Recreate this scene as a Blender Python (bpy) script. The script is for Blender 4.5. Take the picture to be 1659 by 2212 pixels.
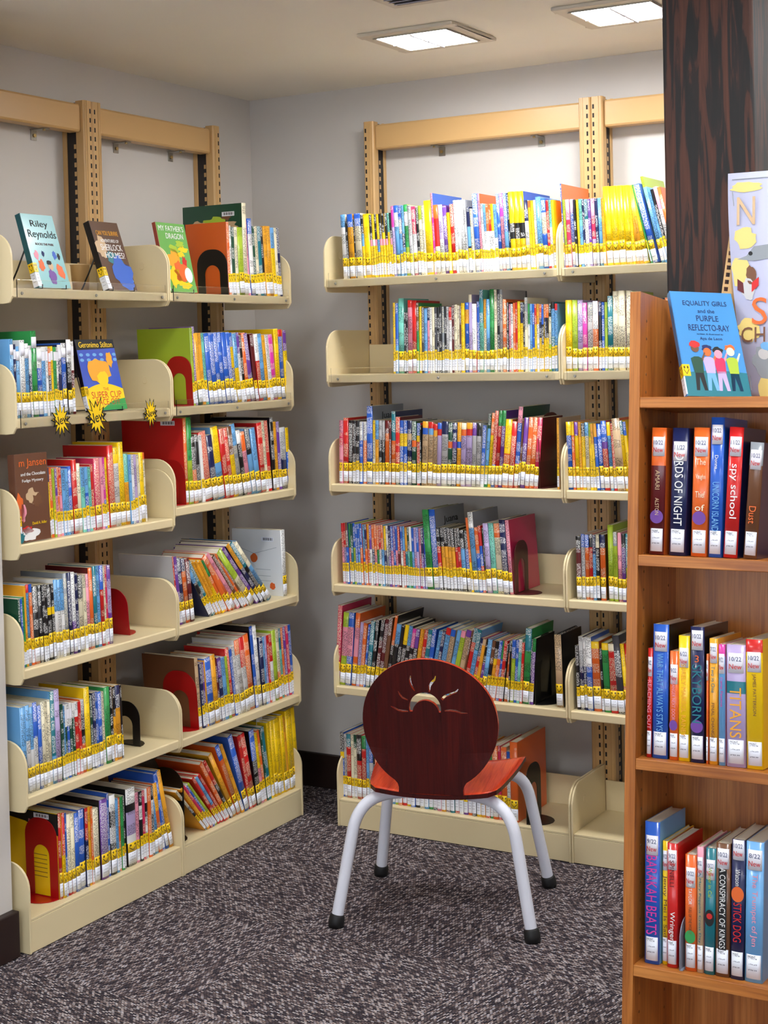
import bpy, bmesh, math, random
from mathutils import Vector, Matrix

for o in list(bpy.data.objects):
    bpy.data.objects.remove(o)
SC = bpy.context.scene
COL = SC.collection
RAD = math.radians

# ------------------------------------------------------------------ camera
F_PX, PPX, PPY, IW, IH = 3263.53, 829.5, 832.57, 1659.0, 2212.0
cam_d = bpy.data.cameras.new('camera'); cam = bpy.data.objects.new('camera', cam_d); COL.objects.link(cam)
cam_d.sensor_fit = 'HORIZONTAL'; cam_d.sensor_width = 36.0
cam_d.lens = F_PX * 36.0 / IW
cam_d.shift_x = 0.0
cam_d.shift_y = (PPY - IH / 2) / IW
cam_d.clip_start = 0.05
CAM = Vector((2.8938, -4.1843, 1.4388)); YAW, PIT, ROL = 0.5211, -0.0239, -0.0237
_f = Vector((-math.sin(YAW) * math.cos(PIT), math.cos(YAW) * math.cos(PIT), math.sin(PIT)))
_r = Vector((math.cos(YAW), math.sin(YAW), 0)); _u = _r.cross(_f)
_r2 = math.cos(ROL) * _r + math.sin(ROL) * _u; _u2 = -math.sin(ROL) * _r + math.cos(ROL) * _u
cam.matrix_world = Matrix(((_r2.x, _u2.x, -_f.x, CAM.x), (_r2.y, _u2.y, -_f.y, CAM.y), (_r2.z, _u2.z, -_f.z, CAM.z), (0, 0, 0, 1)))
SC.camera = cam

# ------------------------------------------------------------------ world, view, light levels
SC.view_settings.view_transform = 'Standard'; SC.view_settings.look = 'None'
SC.view_settings.gamma = 1.0; SC.view_settings.use_curve_mapping = False
SC.view_settings.exposure = 1.85
W = bpy.data.worlds.new('world'); SC.world = W; W.use_nodes = True
W.node_tree.nodes['Background'].inputs[0].default_value = (0.80, 0.88, 1.0, 1)
W.node_tree.nodes['Background'].inputs[1].default_value = 1.5
PANEL_NEAR = 22.0      # emission of the two panels over the shelves
PANEL_FILL = 28.0      # emission of the unseen panels added as fill over the rest of the room

# ------------------------------------------------------------------ layout (metres)
DEP, DBASE = 0.3328, 0.3297          # shelf front distance from the wall
XB, SB = 0.4845, 0.762               # back wall shelving: left end, section width
YL, SL = 0.2864, 0.606               # left wall shelving: end nearest the corner, section width
UPH, UPD = 2.1527, 0.0821            # upright height and depth
CEIL = 2.279
DECK = 0.024
SHELF_Z = {'b1': 1.6272, 'b2': 1.3422, 'b3': 1.0142, 'b4': 0.7111, 'b5': 0.4030, 'l1': 1.5835, 'm1': 1.5829, 'l2': 1.2688, 'l3': 0.9931, 'm3': 0.9664, 'm2': 1.2690, 'l4': 0.6636, 'm4': 0.6647, 'l5': 0.3537, 'm5': 0.3564, 'b6': 0.0588, 'l6': 0.0606, 'm6': 0.0606}

# ------------------------------------------------------------------ materials
def lin(c):
    return tuple(((v / 255.0) / 12.92 if v / 255.0 <= 0.04045 else ((v / 255.0 + 0.055) / 1.055) ** 2.4) for v in c) + (1.0,)
MATS = {}
def newmat(name):
    m = bpy.data.materials.new(name); m.use_nodes = True
    MATS[name] = m
    return m, m.node_tree, m.node_tree.nodes, m.node_tree.links, m.node_tree.nodes['Principled BSDF']
def plain(name, rgb, rough=0.5, metal=0.0, bump=0.0, bscale=200.0, var=0.0, coat=0.0, spec=0.5):
    m, nt, N, L, P = newmat(name)
    P.inputs['Base Color'].default_value = lin(rgb); P.inputs['Roughness'].default_value = rough
    P.inputs['Metallic'].default_value = metal; P.inputs['Coat Weight'].default_value = coat
    P.inputs['Specular IOR Level'].default_value = spec
    tc = N.new('ShaderNodeTexCoord'); nz = N.new('ShaderNodeTexNoise'); nz.inputs['Scale'].default_value = bscale
    L.new(tc.outputs['Object'], nz.inputs['Vector'])
    if bump:
        b = N.new('ShaderNodeBump'); b.inputs['Strength'].default_value = bump; b.inputs['Distance'].default_value = 0.001
        L.new(nz.outputs['Fac'], b.inputs['Height']); L.new(b.outputs['Normal'], P.inputs['Normal'])
    if var:
        n2 = N.new('ShaderNodeTexNoise'); n2.inputs['Scale'].default_value = 3.0; n2.inputs['Detail'].default_value = 4
        L.new(tc.outputs['Object'], n2.inputs['Vector'])
        mx = N.new('ShaderNodeMix'); mx.data_type = 'RGBA'
        a = lin(rgb); mx.inputs['A'].default_value = tuple(v * (1 - var) for v in a[:3]) + (1,); mx.inputs['B'].default_value = tuple(min(1, v * (1 + var)) for v in a[:3]) + (1,)
        L.new(n2.outputs['Fac'], mx.inputs['Factor']); L.new(mx.outputs['Result'], P.inputs['Base Color'])
    return m
def mth(N, L, op, a, b=None, c=None):
    n = N.new('ShaderNodeMath'); n.operation = op
    for i, v in enumerate((a, b, c)):
        if v is None: continue
        if isinstance(v, (int, float)): n.inputs[i].default_value = v
        else: L.new(v, n.inputs[i])
    return n.outputs[0]
def ramp(N, L, fac, stops, interp='LINEAR'):
    r = N.new('ShaderNodeValToRGB'); r.color_ramp.interpolation = interp
    e = r.color_ramp.elements
    while len(e) < len(stops): e.new(0.5)
    for i, (p, c) in enumerate(stops): e[i].position = p; e[i].color = c
    L.new(fac, r.inputs[0]); return r.outputs['Color']

plain('shelf_enamel', (226, 209, 166), 0.32, bump=0.05, bscale=900, var=0.03)
plain('upright_enamel', (202, 163, 108), 0.36, bump=0.05, bscale=900, var=0.04)
plain('recess_shade', (34, 28, 26), 0.5, bump=0.1)  # near-black colour standing in for the shade inside recesses
plain('slot_black', (10, 9, 9), 0.7, bump=0.1)
plain('wall_paint', (208, 203, 197), 0.6, bump=0.15, bscale=350, var=0.02)
plain('ceiling_paint', (244, 238, 224), 0.7, bump=0.2, bscale=250, var=0.02)
plain('dark_baseboard', (38, 22, 18), 0.45, bump=0.2, bscale=60, var=0.2)
plain('zinc', (170, 168, 160), 0.3, metal=0.9, bump=0.1)
plain('screw_brass', (190, 165, 110), 0.3, metal=0.8, bump=0.1)
plain('pages', (226, 218, 200), 0.8, bump=0.6, bscale=700, var=0.03)
plain('red_enamel', (168, 14, 18), 0.3, bump=0.05)
plain('black_enamel', (14, 14, 15), 0.35, bump=0.05)
plain('maroon_enamel', (74, 22, 22), 0.35, bump=0.05)
plain('grey_enamel', (140, 150, 168), 0.35, bump=0.05)
plain('chair_tube', (228, 231, 242), 0.3, bump=0.15, bscale=120, var=0.03)
plain('rubber', (16, 16, 17), 0.55, bump=0.1)
plain('wire_black', (12, 12, 13), 0.35, bump=0.05)
plain('white_paper', (236, 238, 244), 0.6, bump=0.05, var=0.01)
plain('ink_black', (18, 18, 20), 0.6, bump=0.05)
plain('ink_navy', (22, 40, 98), 0.6, bump=0.05)
plain('fixture_trim', (214, 204, 186), 0.45, bump=0.05)
plain('vent_metal', (190, 186, 196), 0.4, bump=0.05)
plain('peg_hole', (120, 78, 42), 0.5, bump=0.1)
PAL = {'W': (236, 236, 234), 'I': (232, 223, 192), 'Y': (248, 206, 16), 'G': (236, 166, 40), 'O': (228, 104, 38), 'R': (204, 34, 32),
       'C': (206, 44, 88), 'P': (236, 152, 172), 'M': (214, 58, 160), 'V': (108, 62, 152), 'L': (186, 168, 212), 'B': (36, 92, 192),
       'N': (22, 32, 78), 'S': (108, 170, 222), 'T': (24, 116, 130), 'A': (120, 204, 186), 'E': (50, 152, 78), 'F': (20, 72, 50),
       'Q': (168, 194, 52), 'K': (20, 20, 24), 'D': (62, 62, 70), 'X': (140, 146, 152), 'H': (192, 192, 192), 'Z': (112, 72, 46),
       'U': (202, 172, 134), 'J': (96, 22, 26)}
CNAME = {'W': 'white', 'I': 'cream', 'Y': 'yellow', 'G': 'golden', 'O': 'orange', 'R': 'red', 'C': 'crimson', 'P': 'pink', 'M': 'magenta',
         'V': 'purple', 'L': 'lavender', 'B': 'blue', 'N': 'navy', 'S': 'sky-blue', 'T': 'teal', 'A': 'mint', 'E': 'green', 'F': 'dark-green',
         'Q': 'lime', 'K': 'black', 'D': 'charcoal', 'X': 'grey', 'H': 'light-grey', 'Z': 'brown', 'U': 'tan', 'J': 'maroon'}
def flat(letter):
    k = 'ink_' + CNAME[letter].replace('-', '_')
    return MATS.get(k) or plain(k, PAL[letter], 0.5, bump=0.05)

def mat_cover():
    m, nt, N, L, P = newmat('book_cover')
    a = N.new('ShaderNodeAttribute'); a.attribute_name = 'cov'
    b = N.new('ShaderNodeAttribute'); b.attribute_name = 'mrk'
    uv = N.new('ShaderNodeUVMap'); sp = N.new('ShaderNodeSeparateXYZ'); L.new(uv.outputs[0], sp.inputs[0])
    u, v = sp.outputs[0], sp.outputs[1]           # u: metres from the spine's centre (+ seed), v: metres up
    mp = N.new('ShaderNodeMapping'); mp.inputs['Scale'].default_value = (420, 300, 1); L.new(uv.outputs[0], mp.inputs[0])
    n1 = N.new('ShaderNodeTexNoise'); n1.noise_dimensions = '2D'; n1.inputs['Scale'].default_value = 1.0; n1.inputs['Detail'].default_value = 1.0
    L.new(mp.outputs[0], n1.inputs['Vector'])
    mp2 = N.new('ShaderNodeMapping'); mp2.inputs['Scale'].default_value = (3, 26, 1); L.new(uv.outputs[0], mp2.inputs[0])
    n2 = N.new('ShaderNodeTexNoise'); n2.noise_dimensions = '2D'; n2.inputs['Scale'].default_value = 1.0; n2.inputs['Detail'].default_value = 0.0
    L.new(mp2.outputs[0], n2.inputs['Vector'])
    s1 = mth(N, L, 'GREATER_THAN', n1.outputs['Fac'], 0.5)
    s2 = mth(N, L, 'GREATER_THAN', n2.outputs['Fac'], 0.44)
    msk = mth(N, L, 'MULTIPLY', mth(N, L, 'MULTIPLY', s1, s2), b.outputs['Alpha'])
    mx = N.new('ShaderNodeMix'); mx.data_type = 'RGBA'
    L.new(msk, mx.inputs['Factor']); L.new(a.outputs['Color'], mx.inputs['A']); L.new(b.outputs['Color'], mx.inputs['B'])
    L.new(mx.outputs['Result'], P.inputs['Base Color'])
    P.inputs['Roughness'].default_value = 0.28; P.inputs['Coat Weight'].default_value = 0.25; P.inputs['Coat Roughness'].default_value = 0.12
mat_cover()
def mat_label():
    m, nt, N, L, P = newmat('label_paper')
    uv = N.new('ShaderNodeUVMap'); sp = N.new('ShaderNodeSeparateXYZ'); L.new(uv.outputs[0], sp.inputs[0])
    w = mth(N, L, 'FRACT', mth(N, L, 'MULTIPLY', sp.outputs[1], 4.2))
    line = mth(N, L, 'LESS_THAN', mth(N, L, 'ABSOLUTE', mth(N, L, 'SUBTRACT', w, 0.5)), 0.11)
    inx = mth(N, L, 'MULTIPLY', mth(N, L, 'GREATER_THAN', sp.outputs[0], 0.18), mth(N, L, 'LESS_THAN', sp.outputs[0], 0.72))
    iny = mth(N, L, 'MULTIPLY', mth(N, L, 'GREATER_THAN', sp.outputs[1], 0.3), mth(N, L, 'LESS_THAN', sp.outputs[1], 0.95))
    nz = N.new('ShaderNodeTexNoise'); nz.inputs['Scale'].default_value = 14; L.new(uv.outputs[0], nz.inputs['Vector'])
    k = mth(N, L, 'MULTIPLY', mth(N, L, 'MULTIPLY', line, inx), mth(N, L, 'MULTIPLY', iny, mth(N, L, 'GREATER_THAN', nz.outputs['Fac'], 0.47)))
    mx = N.new('ShaderNodeMix'); mx.data_type = 'RGBA'; L.new(mth(N, L, 'MULTIPLY', k, 0.75), mx.inputs['Factor'])
    mx.inputs['A'].default_value = lin((232, 236, 246)); mx.inputs['B'].default_value = lin((90, 92, 110))
    L.new(mx.outputs['Result'], P.inputs['Base Color']); P.inputs['Roughness'].default_value = 0.35
mat_label()
def mat_sticker():
    m, nt, N, L, P = newmat('yellow_sticker')
    uv = N.new('ShaderNodeUVMap'); sp = N.new('ShaderNodeSeparateXYZ'); L.new(uv.outputs[0], sp.inputs[0])
    x = mth(N, L, 'SUBTRACT', sp.outputs[0], 0.5); y = sp.outputs[1]
    ax = mth(N, L, 'ABSOLUTE', x)
    eye = mth(N, L, 'LESS_THAN', mth(N, L, 'ADD', mth(N, L, 'POWER', mth(N, L, 'DIVIDE', mth(N, L, 'SUBTRACT', ax, 0.22), 0.12), 2.0), mth(N, L, 'POWER', mth(N, L, 'DIVIDE', mth(N, L, 'SUBTRACT', y, 0.74), 0.12), 2.0)), 1.0)
    vee = mth(N, L, 'LESS_THAN', mth(N, L, 'ABSOLUTE', mth(N, L, 'SUBTRACT', mth(N, L, 'SUBTRACT', y, 0.18), mth(N, L, 'MULTIPLY', ax, 1.1))), 0.055)
    vee = mth(N, L, 'MULTIPLY', vee, mth(N, L, 'LESS_THAN', ax, 0.36))
    k = mth(N, L, 'MAXIMUM', eye, vee)
    mx = N.new('ShaderNodeMix'); mx.data_type = 'RGBA'; L.new(mth(N, L, 'MULTIPLY', k, 0.9), mx.inputs['Factor'])
    mx.inputs['A'].default_value = lin((246, 204, 22)); mx.inputs['B'].default_value = lin((40, 26, 12))
    L.new(mx.outputs['Result'], P.inputs['Base Color']); P.inputs['Roughness'].default_value = 0.35
mat_sticker()
def mat_wood(name, c1, c2, c3, sc=(9, 9, 0.9), rough=0.35, streak=None):
    m, nt, N, L, P = newmat(name)
    tc = N.new('ShaderNodeTexCoord'); mp = N.new('ShaderNodeMapping'); mp.inputs['Scale'].default_value = sc
    L.new(tc.outputs['Object'], mp.inputs[0])
    n = N.new('ShaderNodeTexNoise'); n.inputs['Scale'].default_value = 3.0; n.inputs['Detail'].default_value = 6; n.inputs['Distortion'].default_value = 1.2
    L.new(mp.outputs[0], n.inputs['Vector'])
    mp2 = N.new('ShaderNodeMapping'); mp2.inputs['Scale'].default_value = tuple(v * 12 if v == max(sc) else v * 3 for v in sc); L.new(tc.outputs['Object'], mp2.inputs[0])
    n2 = N.new('ShaderNodeTexNoise'); n2.inputs['Scale'].default_value = 3.0; n2.inputs['Detail'].default_value = 3; L.new(mp2.outputs[0], n2.inputs['Vector'])
    c = ramp(N, L, n.outputs['Fac'], streak or [(0.3, lin(c1)), (0.5, lin(c2)), (0.7, lin(c3))])
    mx = N.new('ShaderNodeMix'); mx.data_type = 'RGBA'; mx.blend_type = 'MULTIPLY'
    L.new(c, mx.inputs['A']); L.new(ramp(N, L, n2.outputs['Fac'], [(0.35, (0.72, 0.66, 0.6, 1)), (0.6, (1, 1, 1, 1))]), mx.inputs['B']); mx.inputs['Factor'].default_value = 0.8
    L.new(mx.outputs['Result'], P.inputs['Base Color']); P.inputs['Roughness'].default_value = rough
    b = N.new('ShaderNodeBump'); b.inputs['Strength'].default_value = 0.15; b.inputs['Distance'].default_value = 0.001
    L.new(n2.outputs['Fac'], b.inputs['Height']); L.new(b.outputs['Normal'], P.inputs['Normal'])
    return m
mat_wood('oak', (156, 90, 36), (188, 116, 50), (204, 134, 66))
mat_wood('oak_flat', (156, 90, 36), (188, 116, 50), (204, 134, 66), (0.9, 9, 9))
mat_wood('rough_timber', (0, 0, 0), (0, 0, 0), (0, 0, 0), (16, 16, 1.1), 0.6, [(0.42, lin((14, 8, 8))), (0.49, lin((30, 15, 12))), (0.52, lin((68, 34, 20))), (0.74, lin((88, 46, 27)))])
mat_wood('shaded_maroon_wood', (52, 10, 9), (68, 14, 11), (84, 18, 13), (9, 9, 0.9), 0.22)  # maroon stain, with the shade on the chair's back darkened into it
mat_wood('red_wood', (168, 44, 18), (196, 58, 24), (214, 76, 34), (9, 0.9, 9), 0.2)
def mat_carpet():
    m, nt, N, L, P = newmat('carpet')
    tc = N.new('ShaderNodeTexCoord'); mpa = N.new('ShaderNodeMapping'); mpa.inputs['Rotation'].default_value = (0, 0, RAD(-78)); L.new(tc.outputs['Object'], mpa.inputs[0])
    mpb = N.new('ShaderNodeMapping'); mpb.inputs['Rotation'].default_value = (0, 0, RAD(12)); L.new(tc.outputs['Object'], mpb.inputs[0])
    ck = N.new('ShaderNodeTexChecker'); ck.inputs['Scale'].default_value = 1.0
    mpc = N.new('ShaderNodeMapping'); mpc.inputs['Scale'].default_value = (2.0, 2.0, 0); mpc.inputs['Location'].default_value = (0.35, 0.15, 0.5); L.new(tc.outputs['Object'], mpc.inputs[0]); L.new(mpc.outputs[0], ck.inputs['Vector'])
    mp = N.new('ShaderNodeMix'); mp.data_type = 'VECTOR'; L.new(ck.outputs['Fac'], mp.inputs['Factor']); L.new(mpa.outputs[0], mp.inputs['A']); L.new(mpb.outputs[0], mp.inputs['B'])
    nz = N.new('ShaderNodeTexNoise'); nz.inputs['Scale'].default_value = 90; L.new(tc.outputs['Object'], nz.inputs['Vector'])
    va = N.new('ShaderNodeVectorMath'); va.operation = 'MULTIPLY_ADD'; va.inputs[1].default_value = (0.004, 0.0035, 0); L.new(nz.outputs['Color'], va.inputs[0]); L.new(mp.outputs[1], va.inputs[2])
    br = N.new('ShaderNodeTexBrick'); br.inputs['Scale'].default_value = 1.0; br.inputs['Brick Width'].default_value = 0.0105; br.inputs['Row Height'].default_value = 0.0044
    br.inputs['Mortar Size'].default_value = 0.0009; br.inputs['Mortar Smooth'].default_value = 0.6; br.inputs['Bias'].default_value = 0.0
    br.inputs['Color1'].default_value = (0, 0, 0, 1); br.inputs['Color2'].default_value = (1, 1, 1, 1); br.inputs['Mortar'].default_value = (0, 0, 0, 1)
    L.new(va.outputs[0], br.inputs['Vector'])
    c = ramp(N, L, br.outputs['Color'], [(0.0, lin((54, 51, 59))), (0.35, lin((94, 84, 88))), (0.6, lin((134, 119, 116))), (0.8, lin((186, 176, 174))), (1.0, lin((212, 205, 206)))])
    n2 = N.new('ShaderNodeTexNoise'); n2.inputs['Scale'].default_value = 160; L.new(tc.outputs['Object'], n2.inputs['Vector'])
    tint = ramp(N, L, n2.outputs['Fac'], [(0.35, (0.6, 0.7, 0.95, 1)), (0.5, (1, 1, 1, 1)), (0.66, (1.0, 0.78, 0.68, 1))])
    mx = N.new('ShaderNodeMix'); mx.data_type = 'RGBA'; mx.blend_type = 'MULTIPLY'; mx.inputs['Factor'].default_value = 0.7
    L.new(c, mx.inputs['A']); L.new(tint, mx.inputs['B'])
    mo = N.new('ShaderNodeMix'); mo.data_type = 'RGBA'; L.new(br.outputs['Fac'], mo.inputs['Factor']); L.new(mx.outputs['Result'], mo.inputs['A']); mo.inputs['B'].default_value = lin((22, 20, 24))
    L.new(mo.outputs['Result'], P.inputs['Base Color']); P.inputs['Roughness'].default_value = 0.95; P.inputs['Specular IOR Level'].default_value = 0.1
    b = N.new('ShaderNodeBump'); b.inputs['Strength'].default_value = 0.8; b.inputs['Distance'].default_value = 0.003; b.invert = True
    L.new(br.outputs['Fac'], b.inputs['Height']); L.new(b.outputs['Normal'], P.inputs['Normal'])
mat_carpet()
def mat_acrylic():
    m, nt, N, L, P = newmat('clear_acrylic')
    P.inputs['Base Color'].default_value = (1, 1, 1, 1); P.inputs['Transmission Weight'].default_value = 1.0
    P.inputs['Roughness'].default_value = 0.03; P.inputs['IOR'].default_value = 1.3
    tc = N.new('ShaderNodeTexCoord'); nz = N.new('ShaderNodeTexNoise'); nz.inputs['Scale'].default_value = 40; L.new(tc.outputs['Object'], nz.inputs['Vector'])
    b = N.new('ShaderNodeBump'); b.inputs['Strength'].default_value = 0.02; L.new(nz.outputs['Fac'], b.inputs['Height']); L.new(b.outputs['Normal'], P.inputs['Normal'])
mat_acrylic()
def mat_diffuser(name, strength):
    m, nt, N, L, P = newmat(name)
    tc = N.new('ShaderNodeTexCoord'); sp = N.new('ShaderNodeSeparateXYZ'); L.new(tc.outputs['Object'], sp.inputs[0])
    P.inputs['Base Color'].default_value = lin((230, 232, 240))
    nz = N.new('ShaderNodeTexNoise'); nz.inputs['Scale'].default_value = 60; L.new(tc.outputs['Object'], nz.inputs['Vector'])
    c = ramp(N, L, nz.outputs['Fac'], [(0.3, (0.93, 0.96, 1.0, 1)), (0.7, (1, 1, 1, 1))])
    L.new(c, P.inputs['Emission Color']); P.inputs['Emission Strength'].default_value = strength
mat_diffuser('diffuser_near', PANEL_NEAR)
mat_diffuser('diffuser_fill', PANEL_FILL)

# ------------------------------------------------------------------ mesh building
class MB:
    def __init__(s): s.v = []; s.f = []; s.m = []; s.cov = []; s.mrk = []; s.uv = []; s.mats = []; s.sm = []
    def mi(s, mat):
        if mat not in s.mats: s.mats.append(mat)
        return s.mats.index(mat)
    def face(s, pts, mat, M=None, cov=(0, 0, 0, 1), mrk=(0, 0, 0, 0), uv=None, smooth=False):
        b = len(s.v)
        for p in pts:
            q = Vector(p); s.v.append((M @ q) if M else q)
        s.f.append(tuple(range(b, b + len(pts)))); s.m.append(s.mi(mat)); s.cov.append(cov); s.mrk.append(mrk)
        s.uv.append(uv or [(0, 0)] * len(pts)); s.sm.append(smooth)
    def box(s, x0, x1, y0, y1, z0, z1, mat, M=None, **k):
        a = [(x0, y0, z0), (x1, y0, z0), (x1, y1, z0), (x0, y1, z0), (x0, y0, z1), (x1, y0, z1), (x1, y1, z1), (x0, y1, z1)]
        for q in ((0, 3, 2, 1), (4, 5, 6, 7), (0, 1, 5, 4), (1, 2, 6, 5), (2, 3, 7, 6), (3, 0, 4, 7)):
            s.face([a[i] for i in q], mat, M, **k)
    def prism(s, pts, axis, a0, a1, mat, M=None):
        # pts: 2D outline (counter-clockwise), extruded along an axis: 'x' -> (y,z), 'y' -> (x,z), 'z' -> (x,y)
        def P(p, a): return (a, p[0], p[1]) if axis == 'x' else ((p[0], a, p[1]) if axis == 'y' else (p[0], p[1], a))
        s.face([P(p, a0) for p in pts][::-1], mat, M); s.face([P(p, a1) for p in pts], mat, M)
        n = len(pts)
        for i in range(n):
            j = (i + 1) % n
            s.face([P(pts[i], a0), P(pts[j], a0), P(pts[j], a1), P(pts[i], a1)], mat, M)
    def tube(s, path, r, mat, seg=14, M=None, cap=True, sub=None):
        path = [Vector(p) for p in path]; rings = []; up = None
        for i, p in enumerate(path):
            t = (path[min(i + 1, len(path) - 1)] - path[max(i - 1, 0)]).normalized()
            if up is None:
                up = t.orthogonal().normalized()
            up = (up - t * up.dot(t)).normalized(); w = t.cross(up)
            rr = r[i] if isinstance(r, (list, tuple)) else r
            rings.append([p + (up * math.cos(2 * math.pi * k / seg) + w * math.sin(2 * math.pi * k / seg)) * rr for k in range(seg)])
        if sub: rings = rings[sub[0]:sub[1]]
        for a, b in zip(rings, rings[1:]):
            for k in range(seg):
                j = (k + 1) % seg
                s.face([a[k], a[j], b[j], b[k]], mat, M, smooth=True)
        if cap:
            s.face(rings[0][::-1], mat, M); s.face(rings[-1], mat, M)
    def mesh(s, name, merge=True):
        me = bpy.data.meshes.new(name)
        me.from_pydata([tuple(v) for v in s.v], [], s.f)
        for m in s.mats: me.materials.append(MATS[m])
        me.polygons.foreach_set('material_index', s.m)
        me.polygons.foreach_set('use_smooth', s.sm)
        if any(m in ('book_cover', 'label_paper', 'yellow_sticker', 'new_label') for m in s.mats):
            uvl = me.uv_layers.new(name='UVMap'); flat_ = []
            for u in s.uv:
                for q in u: flat_ += [q[0], q[1]]
            uvl.data.foreach_set('uv', flat_)
            for nm, src in (('cov', s.cov), ('mrk', s.mrk)):
                at = me.color_attributes.new(nm, 'FLOAT_COLOR', 'CORNER'); fl = []
                for f, c in zip(s.f, src): fl += list(c) * len(f)
                at.data.foreach_set('color', fl)
        if merge:
            bm = bmesh.new(); bm.from_mesh(me); bmesh.ops.remove_doubles(bm, verts=bm.verts, dist=1e-5)
            bmesh.ops.recalc_face_normals(bm, faces=bm.faces)
            bm.to_mesh(me); bm.free()
        me.update()
        return me
def obj(name, mb, parent=None, M=None, bevel=0.0, merge=True):
    o = bpy.data.objects.new(name, mb.mesh(name, merge) if isinstance(mb, MB) else mb)
    COL.objects.link(o)
    if parent: o.parent = parent
    if M is not None: o.matrix_basis = M
    if bevel:
        b = o.modifiers.new('bevel', 'BEVEL'); b.width = bevel; b.segments = 2; b.limit_method = 'ANGLE'; b.angle_limit = RAD(35)
    return o
def thing(name, label, cat, M=None, group=None):
    o = bpy.data.objects.new(name, None); COL.objects.link(o); o.empty_display_size = 0.05
    if M is not None: o.matrix_world = M
    o['label'] = label; o['category'] = cat
    if group: o['group'] = group
    return o
def struct(name, mb, bevel=0.0):
    o = obj(name, mb, bevel=bevel); o['kind'] = 'structure'; return o
def text_mesh(body, size, mat, depth=0.0003, align='CENTER', sx=1.0):
    cu = bpy.data.curves.new('lettering', 'FONT'); cu.body = body; cu.size = size; cu.extrude = depth; cu.align_x = align; cu.align_y = 'CENTER'
    cu.resolution_u = 3; cu.space_line = 0.95
    t = bpy.data.objects.new('lettering_tmp', cu); COL.objects.link(t)
    bpy.context.view_layer.update()
    me = bpy.data.meshes.new_from_object(t.evaluated_get(bpy.context.evaluated_depsgraph_get()))
    bpy.data.objects.remove(t)
    me.materials.clear(); me.materials.append(MATS[mat])
    if sx != 1.0:
        for v in me.vertices: v.co.x *= sx
    return me
def fit_text(body, wmax, hmax, mat, depth=0.0003):
    me = text_mesh(body, hmax, mat, depth)
    xs = [v.co.x for v in me.vertices]; ys = [v.co.y for v in me.vertices]
    w, h = max(xs) - min(xs), max(ys) - min(ys); cx, cy = (max(xs) + min(xs)) / 2, (max(ys) + min(ys)) / 2
    kx, ky = wmax / w, hmax / h
    for v in me.vertices: v.co.x = (v.co.x - cx) * kx; v.co.y = (v.co.y - cy) * ky
    return me
def shape_mesh(name, outer, holes, thick, mat, res=1):
    # flat plate with holes: filled 2D curve, extruded, returned as a mesh in the XY plane
    cu = bpy.data.curves.new(name, 'CURVE'); cu.dimensions = '2D'; cu.fill_mode = 'BOTH'; cu.extrude = thick / 2
    for pts in [outer] + holes:
        sp = cu.splines.new('POLY'); sp.points.add(len(pts) - 1); sp.use_cyclic_u = True
        for p, q in zip(sp.points, pts): p.co = (q[0], q[1], 0, 1)
    t = bpy.data.objects.new('tmp', cu); COL.objects.link(t); bpy.context.view_layer.update()
    me = bpy.data.meshes.new_from_object(t.evaluated_get(bpy.context.evaluated_depsgraph_get()))
    bpy.data.objects.remove(t); me.materials.clear(); me.materials.append(MATS[mat]); me.name = name
    bm = bmesh.new(); bm.from_mesh(me); bmesh.ops.remove_doubles(bm, verts=bm.verts, dist=1e-6); bmesh.ops.recalc_face_normals(bm, faces=bm.faces); bm.to_mesh(me); bm.free()
    return me
def T(x, y, z): return Matrix.Translation((x, y, z))
def RX(a): return Matrix.Rotation(a, 4, 'X')
def RY(a): return Matrix.Rotation(a, 4, 'Y')
def RZ(a): return Matrix.Rotation(a, 4, 'Z')
def arc(cx, cy, r, a0, a1, n): return [(cx + r * math.cos(a0 + (a1 - a0) * i / n), cy + r * math.sin(a0 + (a1 - a0) * i / n)) for i in range(n + 1)]

# ------------------------------------------------------------------ room
RX1, RY1 = 5.2, -6.5
b = MB(); b.box(0, RX1, RY1, 0, -0.05, 0, 'carpet'); struct('floor', b)
b = MB(); b.box(-0.1, RX1 + 0.1, RY1 - 0.1, 0.1, CEIL, CEIL + 0.05, 'ceiling_paint'); struct('ceiling', b)
b = MB(); b.box(-0.1, RX1 + 0.1, 0, 0.1, -0.05, CEIL, 'wall_paint'); struct('wall_back', b)
b = MB(); b.box(-0.1, 0, RY1, 0, -0.05, CEIL, 'wall_paint'); struct('wall_left', b)
b = MB(); b.box(RX1, RX1 + 0.1, RY1, 0, -0.05, CEIL, 'wall_paint'); struct('wall_right', b)
b = MB()
for (x0, x1, z0, z1) in ((-0.1, RX1 + 0.1, -0.05, 0.75), (-0.1, RX1 + 0.1, 2.12, CEIL), (-0.1, 0.5, 0.75, 2.12), (2.4, 2.8, 0.75, 2.12), (4.7, RX1 + 0.1, 0.75, 2.12)):
    b.box(x0, x1, RY1 - 0.1, RY1, z0, z1, 'wall_paint')
struct('wall_front', b)
for k, (x0, x1) in enumerate(((0.5, 2.4), (2.8, 4.7))):  # unseen windows added behind the camera to let in fill daylight
    b = MB(); z0, z1 = 0.75, 2.12
    for q in ((x0, x0 + .05, z0, z1), (x1 - .05, x1, z0, z1), (x0, x1, z0, z0 + .05), (x0, x1, z1 - .05, z1), ((x0 + x1) / 2 - .02, (x0 + x1) / 2 + .02, z0, z1)):
        b.box(q[0], q[1], RY1 - 0.07, RY1 - 0.02, q[2], q[3], 'fixture_trim')
    struct('fill_window_%d' % (k + 1), b)
ye = -YL - 2 * SL - 0.012
b = MB(); b.box(0, DBASE - 0.035, -3.2, ye - 0.004, 0, CEIL, 'wall_paint'); struct('wall_pier', b)
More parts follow.
